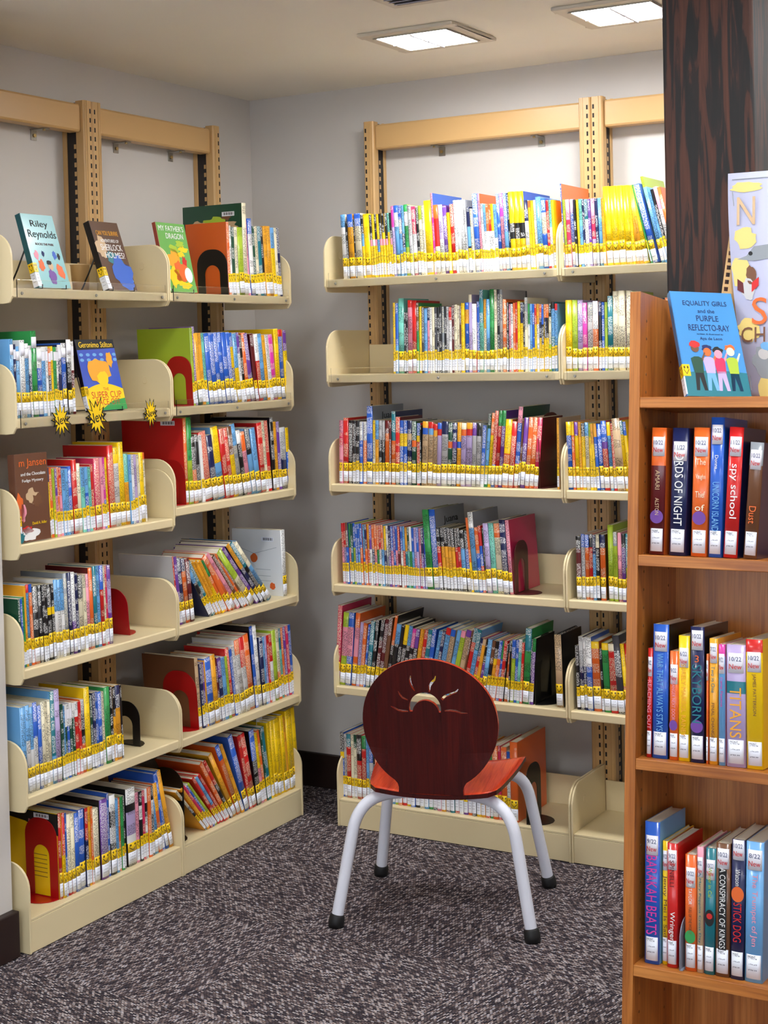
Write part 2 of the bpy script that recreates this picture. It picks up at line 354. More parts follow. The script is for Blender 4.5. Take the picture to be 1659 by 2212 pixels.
b = MB(); b.box(DBASE - 0.035, DBASE - 0.012, -3.2, ye - 0.004, 0, 0.112, 'dark_baseboard'); struct('baseboard_pier', b, 0.003)
b = MB(); b.box(0.0, XB - 0.004, -0.016, 0, 0, 0.112, 'dark_baseboard'); struct('baseboard_back', b, 0.003)
b = MB(); b.box(0, 0.016, -YL + 0.004, -0.017, 0, 0.112, 'dark_baseboard'); struct('baseboard_left', b, 0.003)

# ------------------------------------------------------------------ ceiling lights and vents
def ceiling_light(cx, cy, mat, label, sx=0.285, sy=0.268, ang=0.0):
    t = thing('ceiling_light', label, 'ceiling light', T(cx, cy, CEIL) @ RZ(ang), 'square ceiling lights')
    hx, hy = sx / 2, sy / 2; fr = 0.034
    b = MB()
    for (x0, x1, y0, y1) in ((-hx, hx, -hy, -hy + fr), (-hx, hx, hy - fr, hy), (-hx, -hx + fr, -hy + fr, hy - fr), (hx - fr, hx, -hy + fr, hy - fr)):
        b.box(x0, x1, y0, y1, -0.010, 0, 'fixture_trim')
    for (x0, x1, y0, y1) in ((-hx + fr, hx - fr, -hy + fr, -hy + fr + .006), (-hx + fr, hx - fr, hy - fr - .006, hy - fr), (-hx + fr, -hx + fr + .006, -hy + fr, hy - fr), (hx - fr - .006, hx - fr, -hy + fr, hy - fr)):
        b.box(x0, x1, y0, y1, -0.013, 0, 'fixture_trim')
    obj('frame', b, t, bevel=0.003)
    b = MB(); b.box(-hx + fr + .006, hx - fr - .006, -hy + fr + .006, hy - fr - .006, -0.012, -0.001, mat); obj('diffuser', b, t)
    b = MB(); b.box(-0.0035, 0.0035, -hy + fr + .006, hy - fr - .006, -0.016, -0.012, 'vent_metal'); b.box(-hx + fr + .006, hx - fr - .006, -0.0035, 0.0035, -0.016, -0.012, 'vent_metal')
    obj('crossbars', b, t)
ceiling_light(0.980, -0.572, 'diffuser_near', 'square lit ceiling panel nearer the corner, whole frame in view')
ceiling_light(1.533, -0.556, 'diffuser_near', 'square lit ceiling panel partly hidden by the dark timber post')
for (x, y) in ((2.6, -0.56), (3.7, -0.56), (0.98, -2.1), (2.3, -2.0), (3.5, -2.1), (1.1, -3.3), (2.6, -3.6), (3.9, -3.6)):  # panels out of view, added to fill the room with light
    ceiling_light(x, y, 'diffuser_fill', 'unseen square ceiling panel added as fill light, beyond the two over the shelves')

# ------------------------------------------------------------------ steel shelving
def bracket_outline(depth, zb, zt, r):
    # side outline of an end panel in (depth, z): 0 = front edge
    pts = [(0.010, zb - 0.012), (0.0, zb + 0.004)]
    pts += [(0.0, zt - r)] + [(r - r * math.cos(a), zt - r + r * math.sin(a)) for a in [RAD(q) for q in range(10, 91, 10)]]
    pts += [(depth, zt), (depth, zb - 0.010), (0.03, zb - 0.014)]
    return pts
def shelf_unit_matrix(side, u0):
    # local frame: x along the shelf (to the right seen from the front), y from the front towards the wall, z up
    if side == 'b': return T(u0, 0, 0)
    return T(0, u0, 0) @ RZ(RAD(90))
def make_frame(side, ua, widths, label):
    M = shelf_unit_matrix(side, ua)
    t = thing('shelving_frame', label, 'shelving frame', M)
    xs = [0]
    for w in widths: xs.append(xs[-1] + w)
    WU = 0.036
    def upright(x0, slot_side):
        b = MB()
        y0 = -UPD
        # front tube with a rolled edge and two ribs
        out = [(x0, y0 + 0.030), (x0, y0 + 0.004), (x0 + 0.004, y0), (x0 + WU - 0.004, y0), (x0 + WU, y0 + 0.004), (x0 + WU, y0 + 0.030)]
        b.prism(out, 'z', 0.0, UPH, 'upright_enamel')
        b.box(x0 + (WU * 0.62 if slot_side < 0 else WU * 0.30), x0 + (WU * 0.70 if slot_side < 0 else WU * 0.38), y0 - 0.0018, y0, 0.0, UPH, 'upright_enamel')
        b.box(x0 + (WU * 0.84 if slot_side < 0 else WU * 0.10), x0 + (WU * 0.92 if slot_side < 0 else WU * 0.18), y0 - 0.0012, y0, 0.0, UPH, 'upright_enamel')
        b.box(x0 + 0.004, x0 + WU - 0.004, y0 + 0.030, -0.016, 0.0, UPH - 0.004, 'recess_shade')  # web of the upright, with the shadow of its gap painted in
        b.box(x0 + 0.001, x0 + WU - 0.001, -0.016, -0.001, 0.0, UPH - 0.002, 'upright_enamel')
        sx = x0 + (0.006 if slot_side < 0 else WU - 0.012)
        z = UPH - 0.022
        while z > 0.1:
            b.box(sx, sx + 0.0052, y0 - 0.0006, y0 + 0.004, z - 0.013, z, 'slot_black'); z -= 0.0254
        z = UPH - 0.12
        while z > 0.1:
            for q in (x0 - 0.0004, x0 + WU - 0.0046):
                b.box(q + 0.004, q + 0.001 + 0.004, y0 + 0.034, y0 + 0.042, z - 0.013, z, 'upright_enamel')
            z -= 0.0254
        obj('upright', b, t, bevel=0.0015)
    for i, w in enumerate(widths):
        # slots sit on the side away from the section's own middle, next to the neighbour
        upright(xs[i] + 0.0006, -1 if i == 0 or True else 1)
        upright(xs[i + 1] - WU - 0.0006, 1)
        b = MB()
        a, c = xs[i] + WU + 0.002, xs[i + 1] - WU - 0.002
        zt = UPH - 0.010; zb = zt - 0.078
        b.prism([(-0.070, zb + 0.006), (-0.066, zb), (-0.030, zb), (-0.030, zt), (-0.066, zt), (-0.070, zt - 0.006)], 'x', a, c, 'upright_enamel')
        b.box(a + 0.01, a + 0.02, -0.052, -0.044, zt, zt + 0.004, 'upright_enamel')
        obj('top_rail', b, t, bevel=0.002)
        b = MB(); b.box(a, c, -0.070, -0.030, 0.03, 0.075, 'upright_enamel'); obj('bottom_rail', b, t, bevel=0.002)
        for k in (0.27, 0.76):
            cx = a + (c - a) * k
            b = MB(); b.box(cx, cx + 0.022, -0.052, 0, zb - 0.003, zb - 0.0005, 'zinc'); b.box(cx + 0.002, cx + 0.024, -0.003, -0.0005, zb - 0.030, zb - 0.003, 'zinc')
            cl = obj('wall_clip', b, t)
            b = MB(); b.tube([(cx + 0.013, -0.003, zb - 0.017), (cx + 0.013, -0.008, zb - 0.017)], 0.005, 'screw_brass', 10); b.tube([(cx + 0.008, -0.045, zb - 0.008), (cx + 0.008, -0.045, zb - 0.003)], 0.004, 'screw_brass', 8); obj('screw', b, cl)
    return t
ORD = {'1': 'top', '2': 'second', '3': 'third', '4': 'fourth', '5': 'fifth', '6': 'bottom'}
def make_shelf(side, key, ua, w, z, where, acrylic=False, base=False, hideright=False):
    M = shelf_unit_matrix(side, ua)
    lev = ORD[key[1]]
    t = thing('shelf', 'cream steel %s shelf of %s%s' % (lev, where, ', with a clear front lip' if acrylic else ''), 'shelf', M, 'cream steel shelves on the ' + ('back wall' if side == 'b' else 'left wall'))
    yf = -DEP if not base else -DBASE
    g = 0.0075; yb = -UPD - 0.004
    b = MB()
    if base:
        b.box(g, w - g, yf, yb, z + DECK - 0.006, z + DECK, 'shelf_enamel')
        b.box(g, w - g, yf - 0.0005, yf + 0.002, 0.002, z + DECK - 0.0065, 'shelf_enamel')
    else:
        b.prism([(yf, z + 0.002), (yf + 0.002, z), (yf + 0.016, z), (yf + 0.016, z + 0.004), (yf + 0.006, z + 0.006), (yf + 0.006, z + DECK - 0.005), (yb, z + DECK - 0.005), (yb, z + DECK), (yf + 0.003, z + DECK), (yf, z + DECK - 0.003)], 'x', g, w - g, 'shelf_enamel')
    obj('deck', b, t, bevel=0.001)
    b = MB(); b.box(g + 0.001, w - g - 0.001, yb - 0.002, yb, z + DECK + 0.0002, z + DECK + 0.088, 'shelf_enamel'); obj('back_stop', b, t)
    H = 0.158
    for s in (0, 1):
        x0 = 0.0008 if s == 0 else w - 0.0068
        b = MB()
        o = bracket_outline(-yf + yb + 0.0, z, z + H, 0.062)
        if base: o = [(0.0, 0.001), (0.0, z + H - 0.062)] + [(0.062 - 0.062 * math.cos(RAD(q)), z + H - 0.062 + 0.062 * math.sin(RAD(q))) for q in range(10, 91, 10)] + [(-yf + yb, z + H), (-yf + yb, 0.001)]
        pts = [(yf - 0.0035 + p[0] * ((-yf + yb + 0.0035) / (-yf + yb)), p[1]) for p in o][::-1]
        b.prism(pts, 'x', x0, x0 + 0.006, 'shelf_enamel')
        # embossed hook dimple
        inn = x0 + 0.006 if s == 0 else x0
        dr = 1 if s == 0 else -1
        ring = [(inn + dr * 0.0012 * 0, yf + 0.085 + 0.011 * math.cos(a), z + 0.096 + 0.011 * math.sin(a)) for a in [2 * math.pi * k / 14 for k in range(14)]]
        b.tube([(inn, yf + 0.085, z + 0.100), (inn + dr * 0.0014, yf + 0.085, z + 0.100)], [0.011, 0.009], 'shelf_enamel', 16)
        obj('end_panel', b, t, bevel=0.0022)
    if acrylic:
        b = MB(); b.box(0.018, w - 0.018, yf - 0.0042, yf - 0.0012, z + 0.001, z + 0.044, 'clear_acrylic'); lip = obj('acrylic_lip', b, t, bevel=0.0008)
        for k in (0.055, 0.5, 0.945):
            b = MB(); b.tube([(w * k, yf - 0.0042, z + 0.011), (w * k, yf - 0.0068, z + 0.011)], [0.0042, 0.003], 'zinc', 10); obj('screw', b, lip)
    return t
make_frame('b', XB, [SB, SB], 'tan steel upright frame against the back wall')
make_frame('l', -YL - 2 * SL, [SL, SL], 'tan steel upright frame against the left wall')
for k in '123456':
    make_shelf('b', 'b' + k, XB, SB, SHELF_Z['b' + k], 'the back wall left section', acrylic=k in '12', base=k == '6')
    make_shelf('b', 'b' + k, XB + SB, SB, SHELF_Z['b' + k], 'the back wall right section', acrylic=k in '12', base=k == '6')
    make_shelf('l', 'l' + k, -YL - SL, SL, SHELF_Z['l' + k], 'the left wall corner section', acrylic=k in '12', base=k == '6')
    make_shelf('l', 'm' + k, -YL - 2 * SL, SL, SHELF_Z['m' + k], 'the left wall near section', acrylic=k in '12', base=k == '6')

# ------------------------------------------------------------------ books
ROWS = {}
ROWS['b1'] = '''5416 163 1924 -26 S2W - 0 18 1;5583 56 1769 -26 K - 0 18 0;5643 192 1919 -26 B2G - 0 18 1;5839 41 1764 -26 K - 0 18 0;5885 221 1928 -26 B2I - 0 18 1;6110 86 1882 -26 K3S2Y - 0 18 0;6199 190 1894 -26 Y8P1Y - 0 18 1;6393 85 1862 -25 K4P1Y - 0 18 0;6482 85 1874 -25 Y4W1Y - 0 18 0;6571 70 1872 -25 K4P1Y - 0 18 0;6645 85 1857 -25 Y4S2Y - 0 18 0;6734 84 1869 -25 K4P1Y - 0 18 0;6822 84 1867 -25 K3Y1P1Y - 0 18 0;6911 84 1879 -25 K4P1Y - 0 18 0;6999 84 1877 -25 A3Y - 0 18 0;7087 69 1875 -25 K4P1Y - 0 18 0;7160 84 2064 -25 M3L - 0 18 0;7248 127 2075 -25 B1W2S - 0 18 1;7379 112 2072 -25 B2W2S - 0 18 0;7495 83 2056 -25 S4N2S - 0 18 0;7582 126 2081 -25 E1W2E3Q - 0 18 1;7712 111 2051 -25 H - 0 18 0;7827 125 2008 -25 C4W3P - 0 18 1;7957 96 1978 -25 K - 0 18 0;8057 110 2016 -25 Q2I - 0 18 0;8172 82 2013 -25 I - 0 18 0;8257 223 2145 -25 Y - 0 18 1;8485 67 2354 -25 P3M B 190 18 0;8556 151 2004 -25 O2R4I - 0 18 1;8711 137 2001 -25 L5W V 0 18 1;8852 122 1958 -25 V - 0 18 1;8979 94 1755 -25 Y - 0 18 0;9077 122 1992 -25 R J 0 18 1;9203 80 2096 -25 W - 0 18 0;9286 121 2094 -25 W - 0 18 1;9412 121 2091 -25 W - 0 18 1;9536 79 2088 -25 H - 0 18 0;9619 106 1874 -25 N3S3N - 0 18 0;9730 79 1819 -25 I - 0 18 0;9813 174 2239 -25 B - 0 18 1;9991 64 2234 -24 P O 190 18 0;10060 78 1944 -24 H3W - 0 18 0;10142 78 1915 -24 S4W - 0 18 0;10223 78 1914 -24 O4W - 0 18 0;10305 77 1912 -24 O3R1W - 0 18 0;10387 77 1910 -24 Y4W - 0 18 0;10468 91 1895 -24 S5W - 0 18 0;10563 104 2193 -24 B - 0 18 1;10671 104 2190 -24 M3P - 0 18 1;10779 117 2188 -24 B5S - 0 18 1;10900 50 2185 -24 K - 0 18 0;10953 156 2209 -24 Y4K2Y - 0 18 1;11114 142 2205 -24 Y4K2Y - 0 18 1;11260 155 2201 -24 Y4K2Y B 190 18 1;11420 115 1939 -24 N3W - 0 18 1;11539 75 1923 -24 O1Y - 0 18 0;11618 75 1921 -24 Y - 0 18 0;11697 75 1932 -24 I - 0 18 0;11776 153 2008 -24 S - 0 18 1;11934 140 1952 -24 B2I3B - 0 18 1;12077 87 1898 -24 R - 0 18 0;12169 74 1896 -24 A4W - 0 18 0;12247 74 1894 -24 Y - 0 18 0'''
ROWS['b1r'] = '''12546 35 2320 -22 B O 200 18 0;12585 75 1873 -22 Q8O - 0 18 0;12664 114 1872 -22 P3C4P - 0 18 1;12781 113 1869 -22 L2B - 0 18 1;12899 61 1854 -22 K - 0 18 0;12964 74 1852 -21 Y - 0 18 0;13042 100 1863 -21 A4S - 0 18 0;13146 61 1848 -21 N - 0 18 0;13210 99 1847 -21 T3W - 0 18 0;13314 73 1844 -21 V - 0 18 0;13391 124 1855 -21 P3C3L - 0 18 1;13519 73 1840 -21 N - 0 18 0;13596 111 1851 -21 S - 0 18 1;13711 73 1835 -21 G - 0 18 0;13788 187 2149 -28 Y - 0 18 1;13979 186 2144 -28 Y - 0 18 1;14169 185 2139 -27 Y - 0 18 1;14358 184 2134 -27 Y - 0 18 1;14546 83 2132 -42 Y - 0 18 0;14633 108 2133 -53 G - 0 18 1;14746 95 2126 -74 G - 0 18 1;14845 155 2117 -105 Y - 0 18 1;15056 32 2187 -136 E - 0 18 0;15093 164 2186 -136 B - 0 18 1;15265 68 2420 -135 Q - 0 40 0;15339 103 2090 -135 S - 0 18 1;15449 67 2062 -135 S - 0 18 0;15523 79 2022 -135 K - 0 18 0;15608 103 2083 -135 P3W - 0 18 1;15718 90 2067 -135 O - 0 18 1'''
ROWS['b2'] = '''7042 77 2084 6 Y - 0 18 0;7123 91 2069 6 B6S - 0 18 0;7218 185 2203 6 A - 0 18 1;7407 63 1791 6 K - 0 18 0;7475 63 1790 6 K - 0 18 0;7542 144 2140 6 R1P - 0 18 1;7690 143 2123 6 R - 0 18 1;7837 76 2052 6 Z4E - 0 18 0;7917 76 1943 6 Y - 0 18 0;7997 76 1914 6 D - 0 18 0;8076 102 1885 6 S - 0 18 0;8182 75 1910 6 N2P - 0 18 0;8262 75 1908 6 W - 0 18 0;8341 75 1906 6 I - 0 18 0;8420 75 1905 6 D - 0 18 0;8499 75 1903 6 K - 0 18 0;8578 75 1928 6 K - 0 18 0;8657 75 1913 6 X - 0 18 0;8735 74 1911 6 K - 0 18 0;8814 74 1909 6 H - 0 18 0;8892 87 1894 6 R2W - 0 18 0;8983 74 1946 6 J - 0 18 0;9061 100 1957 6 I - 0 18 0;9165 61 1928 6 I - 0 18 0;9230 61 1900 6 Z - 0 18 0;9294 112 1992 6 Y - 0 18 0;9411 125 2002 6 B1G2B - 0 18 1;9539 99 2225 6 I1L - 0 18 0;9642 137 1957 6 W7R - 0 18 1;9782 85 2020 6 B - 0 18 0;9872 123 2348 6 T4A - 0 18 1;9999 85 2081 6 G4I - 0 18 0;10088 110 2079 6 S - 0 18 1;10202 135 2352 6 E - 0 18 1;10341 84 2335 6 I - 0 18 0;10429 71 2333 6 K K 190 18 0;10504 96 2331 6 X2H - 0 18 1;10605 121 2053 6 O - 0 18 1;10730 58 1959 6 K - 0 18 0;10792 58 1918 6 P - 0 18 0;10855 71 1917 5 W - 0 18 0;10929 71 1941 5 O - 0 18 0;11004 58 1953 5 R - 0 18 0;11066 83 1977 5 Y - 0 18 0;11153 95 1949 5 N3Y - 0 18 0;11252 33 1947 5 K - 0 18 0;11289 95 2076 5 X4I - 0 18 0;11387 57 1905 5 E3W - 0 18 0;11449 70 1891 5 S - 0 18 0;11522 70 1889 5 B - 0 18 0;11596 57 1887 5 R3Y - 0 18 0;11657 69 1886 5 G3W - 0 18 0;11730 69 1872 5 O2N3Y - 0 18 0;11803 69 1870 5 B3K3Y - 0 18 0;11876 69 1868 5 O2N3Y - 0 18 0;11949 69 1867 5 O2K3Y - 0 18 0;12022 69 1878 5 K2I4Q - 0 18 0;12095 105 1928 5 K1S4T - 0 18 0;12203 80 1874 5 R1S - 0 18 0'''
ROWS['b2r'] = '''12530 183 1956 3 Y - 0 18 1;12717 154 1952 3 Q - 0 18 1;12875 153 1948 3 L - 0 18 1;13032 124 1868 3 M - 0 18 1;13160 166 1878 3 X2W - 0 18 1;13330 151 1899 3 W4O - 0 18 1;13485 95 1883 3 N2K - 0 18 0;13583 80 1868 3 B - 0 18 0;13668 80 1866 3 Q - 0 18 0;13752 150 2028 3 T - 0 18 1;13905 163 2150 3 I - 0 18 1;14073 190 2159 3 I - 0 18 1;14267 25 2066 3 Z - 0 18 0;14294 161 2153 3 I - 0 18 1;14460 78 2123 3 Q - 0 18 0'''
ROWS['b3'] = '''5078 126 1901 14 P2C2P - 0 18 0;5208 174 1968 14 R - 0 18 1;5386 141 1894 14 K - 0 18 1;5532 125 1891 14 K - 0 18 0;5660 124 1888 14 K - 0 18 0;5789 108 1858 14 W3B - 0 18 0;5901 124 1856 14 W3O - 0 18 0;6029 203 2323 14 B X 190 18 1;6236 91 1904 14 Y3I - 0 18 0;6331 123 1902 14 S3G - 0 18 0;6457 106 1899 14 H3K - 0 18 0;6568 90 1897 14 H3K - 0 18 0;6662 137 1895 14 J2O - 0 18 1;6804 59 1865 14 J - 0 18 0;6866 137 2165 14 T4O N 170 18 1;7007 152 1997 14 R7F J 0 18 1;7163 120 1898 14 B2Y2B - 0 18 0;7287 120 1896 14 B2Y2B - 0 18 0;7411 150 1893 14 N2U1N - 0 18 1;7565 150 1876 14 F3O1F - 0 18 1;7719 119 1819 14 B2Y1R - 0 18 0;7842 42 1762 14 K - 0 18 0;7888 179 1871 28 G1B1U - 0 18 1;8071 163 1854 28 R1S1U - 0 18 1;8238 132 1796 28 R1G1U - 0 18 1;8375 132 1834 28 B1R1L - 0 18 1;8511 206 1871 28 N2H - 0 18 1;8721 146 1840 28 F3O1F - 0 18 1;8871 145 1837 28 N3V1N - 0 18 1;9021 130 1847 28 G3B1G - 0 18 1;9155 159 1831 28 I1O1L - 0 18 1;9318 188 1841 28 G1R1L - 0 18 1;9510 128 1837 28 V2H - 0 18 1;9643 143 1821 28 K2H - 0 18 1;9789 113 1768 44 B8W - 0 18 0;9906 98 2101 55 F2S5E - 0 18 0;10009 112 2125 55 O3Y - 0 18 1;10125 112 2188 55 R2R5B - 0 18 1;10241 111 2198 55 E2R - 0 18 1;10357 111 2195 55 E2V - 0 18 1;10473 197 1942 55 Y5O - 0 18 1;10674 153 1884 55 R - 0 18 1;10832 138 2302 55 P2B5R F 190 18 1;10974 53 1970 55 Z - 0 18 0;11031 137 1994 55 V - 0 18 1;11174 137 2004 55 O - 0 18 1;11315 137 2001 54 O - 0 18 1;11456 136 1997 54 C J 0 18 1'''
ROWS['b3w'] = '''12193 66 1984 5 G U 160 18 0'''
ROWS['b3r'] = '''12518 150 1874 -13 Y2B - 0 18 1;12672 80 1884 -13 Y2O - 0 18 0;12756 107 1869 -13 V2Y - 0 18 1;12867 79 1867 -13 G - 0 18 0;12951 107 1839 -13 K2Y - 0 18 0;13061 106 1862 -13 S2I - 0 18 1;13172 106 1834 -13 Q2Y - 0 18 0;13282 92 1822 -32 G3Y - 0 18 0;13378 92 1832 -32 G2B - 0 18 0;13474 119 1817 -32 B - 0 18 1;13597 159 1903 -32 B3V1R - 0 18 1;13761 104 1874 -32 Y2S - 0 18 1;13869 91 1847 -32 R - 0 18 0;13964 225 1973 -42 U O 0 18 1;14194 103 1920 -53 T2Y - 0 18 1;14301 89 1892 -53 B2Y - 0 18 0'''
ROWS['b4'] = '''5122 79 1822 -14 R4P - 0 18 0;5205 79 1834 -14 R4L - 0 18 0;5288 79 1846 -14 Z4B - 0 18 0;5371 79 1817 -14 E4C - 0 18 0;5453 78 1829 -14 F4T - 0 18 0;5536 78 1841 -14 B4Q - 0 18 0;5618 78 1812 -14 B4B - 0 18 0;5700 78 1824 -14 B5S - 0 18 0;5782 78 1836 -14 B4O - 0 18 0;5864 78 1807 -14 S5B - 0 18 0;5946 78 1819 -14 N4O - 0 18 0;6028 77 1831 -14 G4R - 0 18 0;6109 77 1802 -14 V4W - 0 18 0;6190 77 1814 -14 O4N - 0 18 0;6271 77 1826 -14 O5P - 0 18 0;6352 77 1797 -14 O4E - 0 18 0;6433 77 1809 -14 R4W - 0 18 0;6514 77 1822 -14 O4S - 0 18 0;6595 76 1792 -14 Y4N - 0 18 0;6675 76 1805 -14 W5X - 0 18 0;6755 76 1817 -14 N5V - 0 18 0;6835 76 1788 -14 B4P - 0 18 0;6915 76 1800 -14 V4B - 0 18 0;6995 76 1812 -14 B4P - 0 18 0;7075 76 1783 -14 R4J - 0 18 0;7154 75 1795 -14 B4W - 0 18 0;7234 75 1807 -14 S4R - 0 18 0;7313 75 1778 -14 G4T - 0 18 0;7392 75 1790 -14 F4A - 0 18 0;7471 75 1802 -14 W4E - 0 18 0;7550 75 1773 -14 B4S - 0 18 0;7629 75 1785 -14 L5P - 0 18 0;7707 74 1797 -14 B4L - 0 18 0;7786 74 1769 -14 P5C - 0 18 0;7864 74 1781 -14 N5V - 0 18 0;7942 74 1793 -14 B7O1B - 0 18 0;8020 198 2324 -34 E - 0 18 1;8223 197 2332 -34 B X 190 18 1;8424 119 1813 -34 K3R4K - 0 18 0;8547 119 1810 -34 K3G4K - 0 18 0;8670 103 1821 -34 K3G4K - 0 18 0;8778 103 1819 -34 K3G4K - 0 18 0;8885 118 1803 -34 K3G4K - 0 18 0;9007 87 1801 -33 K3R4K - 0 18 0;9099 87 1826 -33 K3R4K - 0 18 0;9190 132 1770 -33 K3S4K - 0 18 1;9326 132 1754 -33 K3B4K - 0 18 1;9462 71 2142 -44 O6Y - 0 18 0;9538 161 2300 -44 W2S X 170 18 1;9703 116 1869 -44 O4B - 0 18 0;9823 100 1920 -44 R3B3R - 0 18 0;9927 26 1862 -33 F - 0 18 0;9957 160 1994 -33 L - 0 18 1;10121 159 2003 -33 A - 0 18 1;10284 188 2000 -33 O2I - 0 18 1;10476 187 2114 -33 N N 0 18 1;10667 113 2109 -33 P C 185 18 1'''
ROWS['b4r'] = '''12713 148 1748 -5 K2J5H - 0 18 1;12865 102 1809 -5 B2H - 0 18 0;12970 117 1793 -5 B2O - 0 18 1;13091 116 1816 -5 K2R - 0 18 1;13211 86 1801 -5 N3S - 0 18 0;13301 101 1812 -5 I2K - 0 18 0;13406 160 1810 -5 N2O Z 0 18 1;13645 159 2084 -5 Q - 0 18 1;13808 114 1902 -5 X2Q - 0 18 1;13926 114 1887 -5 P - 0 18 1;14044 114 1859 -5 K2V - 0 18 1;14162 113 1869 -5 T5Q - 0 18 1'''
ROWS['b5'] = '''4738 164 2406 42 C - 0 18 1;4907 194 2207 52 Q2P4Q - 0 18 1;5105 193 2216 52 B2P4B - 0 18 1;5303 162 2213 58 O2P4O - 0 18 1;5470 116 1944 64 L - 0 18 0;5590 131 1927 64 O - 0 18 0;5726 70 1915 75 B - 0 18 0;5801 145 2012 75 T - 0 18 1;5951 129 2051 75 K - 0 18 1;6085 128 2085 92 K3J - 0 18 0;6219 128 2110 92 J - 0 18 0;6353 128 2177 92 Z - 0 18 0;6486 98 2251 103 O4K - 0 18 0;6589 155 1996 103 S3K - 0 18 0;6751 112 1964 103 K - 0 18 0;6869 140 1989 102 Y3K - 0 18 0;7015 125 1972 102 S3K - 0 18 0;7146 125 1899 102 M3K - 0 18 0;7277 124 1896 102 V3K - 0 18 0;7408 124 1908 102 G - 0 18 0;7538 124 1891 102 R - 0 18 0;7668 137 1902 102 T - 0 18 0;7811 137 1940 101 B - 0 18 0;7955 108 1910 124 S - 0 18 0;8069 107 1922 123 N - 0 18 0;8183 149 2016 123 R1S - 0 18 0;8339 148 1971 123 B1U - 0 18 0;8495 133 1976 134 S - 0 18 0;8636 146 1973 134 P1Q - 0 18 0;8791 160 1997 133 V1U - 0 18 0;8959 50 1799 133 Z - 0 18 0;9015 132 2075 133 T2R - 0 18 0;9154 131 2044 133 T3S - 0 18 0;9293 104 1792 133 N3R - 0 18 0;9404 104 1768 122 U1G - 0 18 0;9515 117 1780 121 K4V - 0 18 0;9639 131 1764 99 S - 0 18 1;9776 104 1734 99 Z4K - 0 18 0;9886 117 1732 99 K3Y1G - 0 18 0;10009 103 1756 99 B3O - 0 18 0;10118 104 1743 77 E3B - 0 18 0;10227 104 1755 77 R - 0 18 0;10335 36 1672 77 K - 0 18 0;10376 130 1765 77 F2O - 0 18 1;10511 50 1699 44 K - 0 18 0;10565 117 1804 44 B3Q - 0 18 0;10686 90 1801 44 B - 0 18 0;10780 103 1825 44 W2A - 0 18 0;10887 76 1744 44 R - 0 18 0;10968 195 2151 43 T3E - 0 18 1;11167 36 1844 43 N - 0 18 0;11207 102 1882 43 E2V K 0 18 0'''
ROWS['b5w'] = '''12019 205 2028 -11 U K 150 18 1'''
ROWS['b5r'] = '''12644 104 1781 -13 K - 0 18 0;12752 134 2037 -13 H4N - 0 18 1;12891 73 2021 -13 W4N - 0 18 0;12967 164 2032 -13 W4B - 0 18 1;13136 239 1926 -21 Y1O O 0 18 1;13379 72 1728 -21 K - 0 18 0;13455 192 1906 -21 Y1E - 0 18 1;13651 206 1901 -21 I1R - 0 18 1;13862 205 2143 -42 D - 0 18 1;14071 115 1934 -42 Y6O - 0 18 1;14190 100 1931 -42 R - 0 18 1'''
ROWS['b6'] = '''4811 134 1955 0 K3Y1B - 0 25 0;4949 99 1910 0 H - 0 25 0;5053 151 1936 0 T2R - 0 25 1;5207 99 1933 0 I - 0 25 0;5310 99 1931 0 F2I - 0 25 0;5413 167 1943 0 K4R - 0 25 1;5584 149 1925 0 E2R - 0 25 1;5737 98 1922 0 S - 0 25 0;5838 131 1920 0 B4H - 0 25 0;5974 63 1819 0 K - 0 25 0;6041 147 1930 0 O - 0 25 1;6192 130 1926 0 K4O - 0 25 0;6327 96 1910 0 P - 0 25 0;6427 113 1908 0 N - 0 25 0;6544 162 1919 0 S - 0 25 0;6710 96 1915 0 Q - 0 25 0;6810 145 1830 0 O - 0 25 0;6959 144 1841 0 R - 0 25 0;7107 144 1852 0 Y - 0 25 0;7255 143 1863 0 B - 0 25 0;7403 143 1818 0 K - 0 25 0;7550 142 1829 0 I - 0 25 0;7696 142 1840 0 S - 0 25 0;7842 142 1851 0 E - 0 25 0;7988 141 1806 0 N - 0 25 0;8133 141 1817 0 P - 0 25 0;8277 140 1828 0 G - 0 25 0;8421 140 1839 0 J - 0 25 0;8565 139 1795 0 T - 0 25 0;8708 139 1806 0 R - 0 25 0;8851 138 1816 0 W - 0 25 0;8993 138 1827 0 V - 0 25 0;9135 137 1783 0 O - 0 25 0;9276 137 1794 0 K - 0 25 0;9417 136 1805 0 Y - 0 25 0;9558 136 2044 0 G - 0 25 0;9698 151 2014 0 O4R - 0 25 0;9853 89 1983 0 E - 0 25 0;9945 181 2115 0 O - 0 25 1;10130 88 2137 0 C - 0 25 0;10222 180 2108 0 O U 0 25 1;10406 103 1997 0 B2W - 0 25 0;10513 239 2288 0 O O 200 25 1'''
ROWS['l1'] = '''-5801 122 2130 -17 O O 150 18 0;-5674 97 2028 -17 W - 0 18 0;-5573 149 1991 -17 F - 0 18 0;-5420 150 1997 -17 I - 0 18 0;-5266 255 2003 -17 Q - 0 18 1;-5007 205 2738 -5 I F 235 18 1;-4798 127 2272 -35 P - 0 18 0;-4667 207 2291 -35 B2W6B - 0 18 1;-4455 129 2079 -35 F - 0 18 0;-4322 156 2084 -35 I - 0 18 0;-4161 184 2091 -35 T - 0 18 0;-3973 104 2084 -35 K - 0 18 0;-3864 186 2117 -36 G - 0 18 0;-3674 215 2124 -36 G - 0 18 1;-3454 189 2091 -36 S3Y - 0 18 0;-3260 135 2099 -36 I - 0 18 0;-3121 164 2104 -36 N - 0 18 0'''
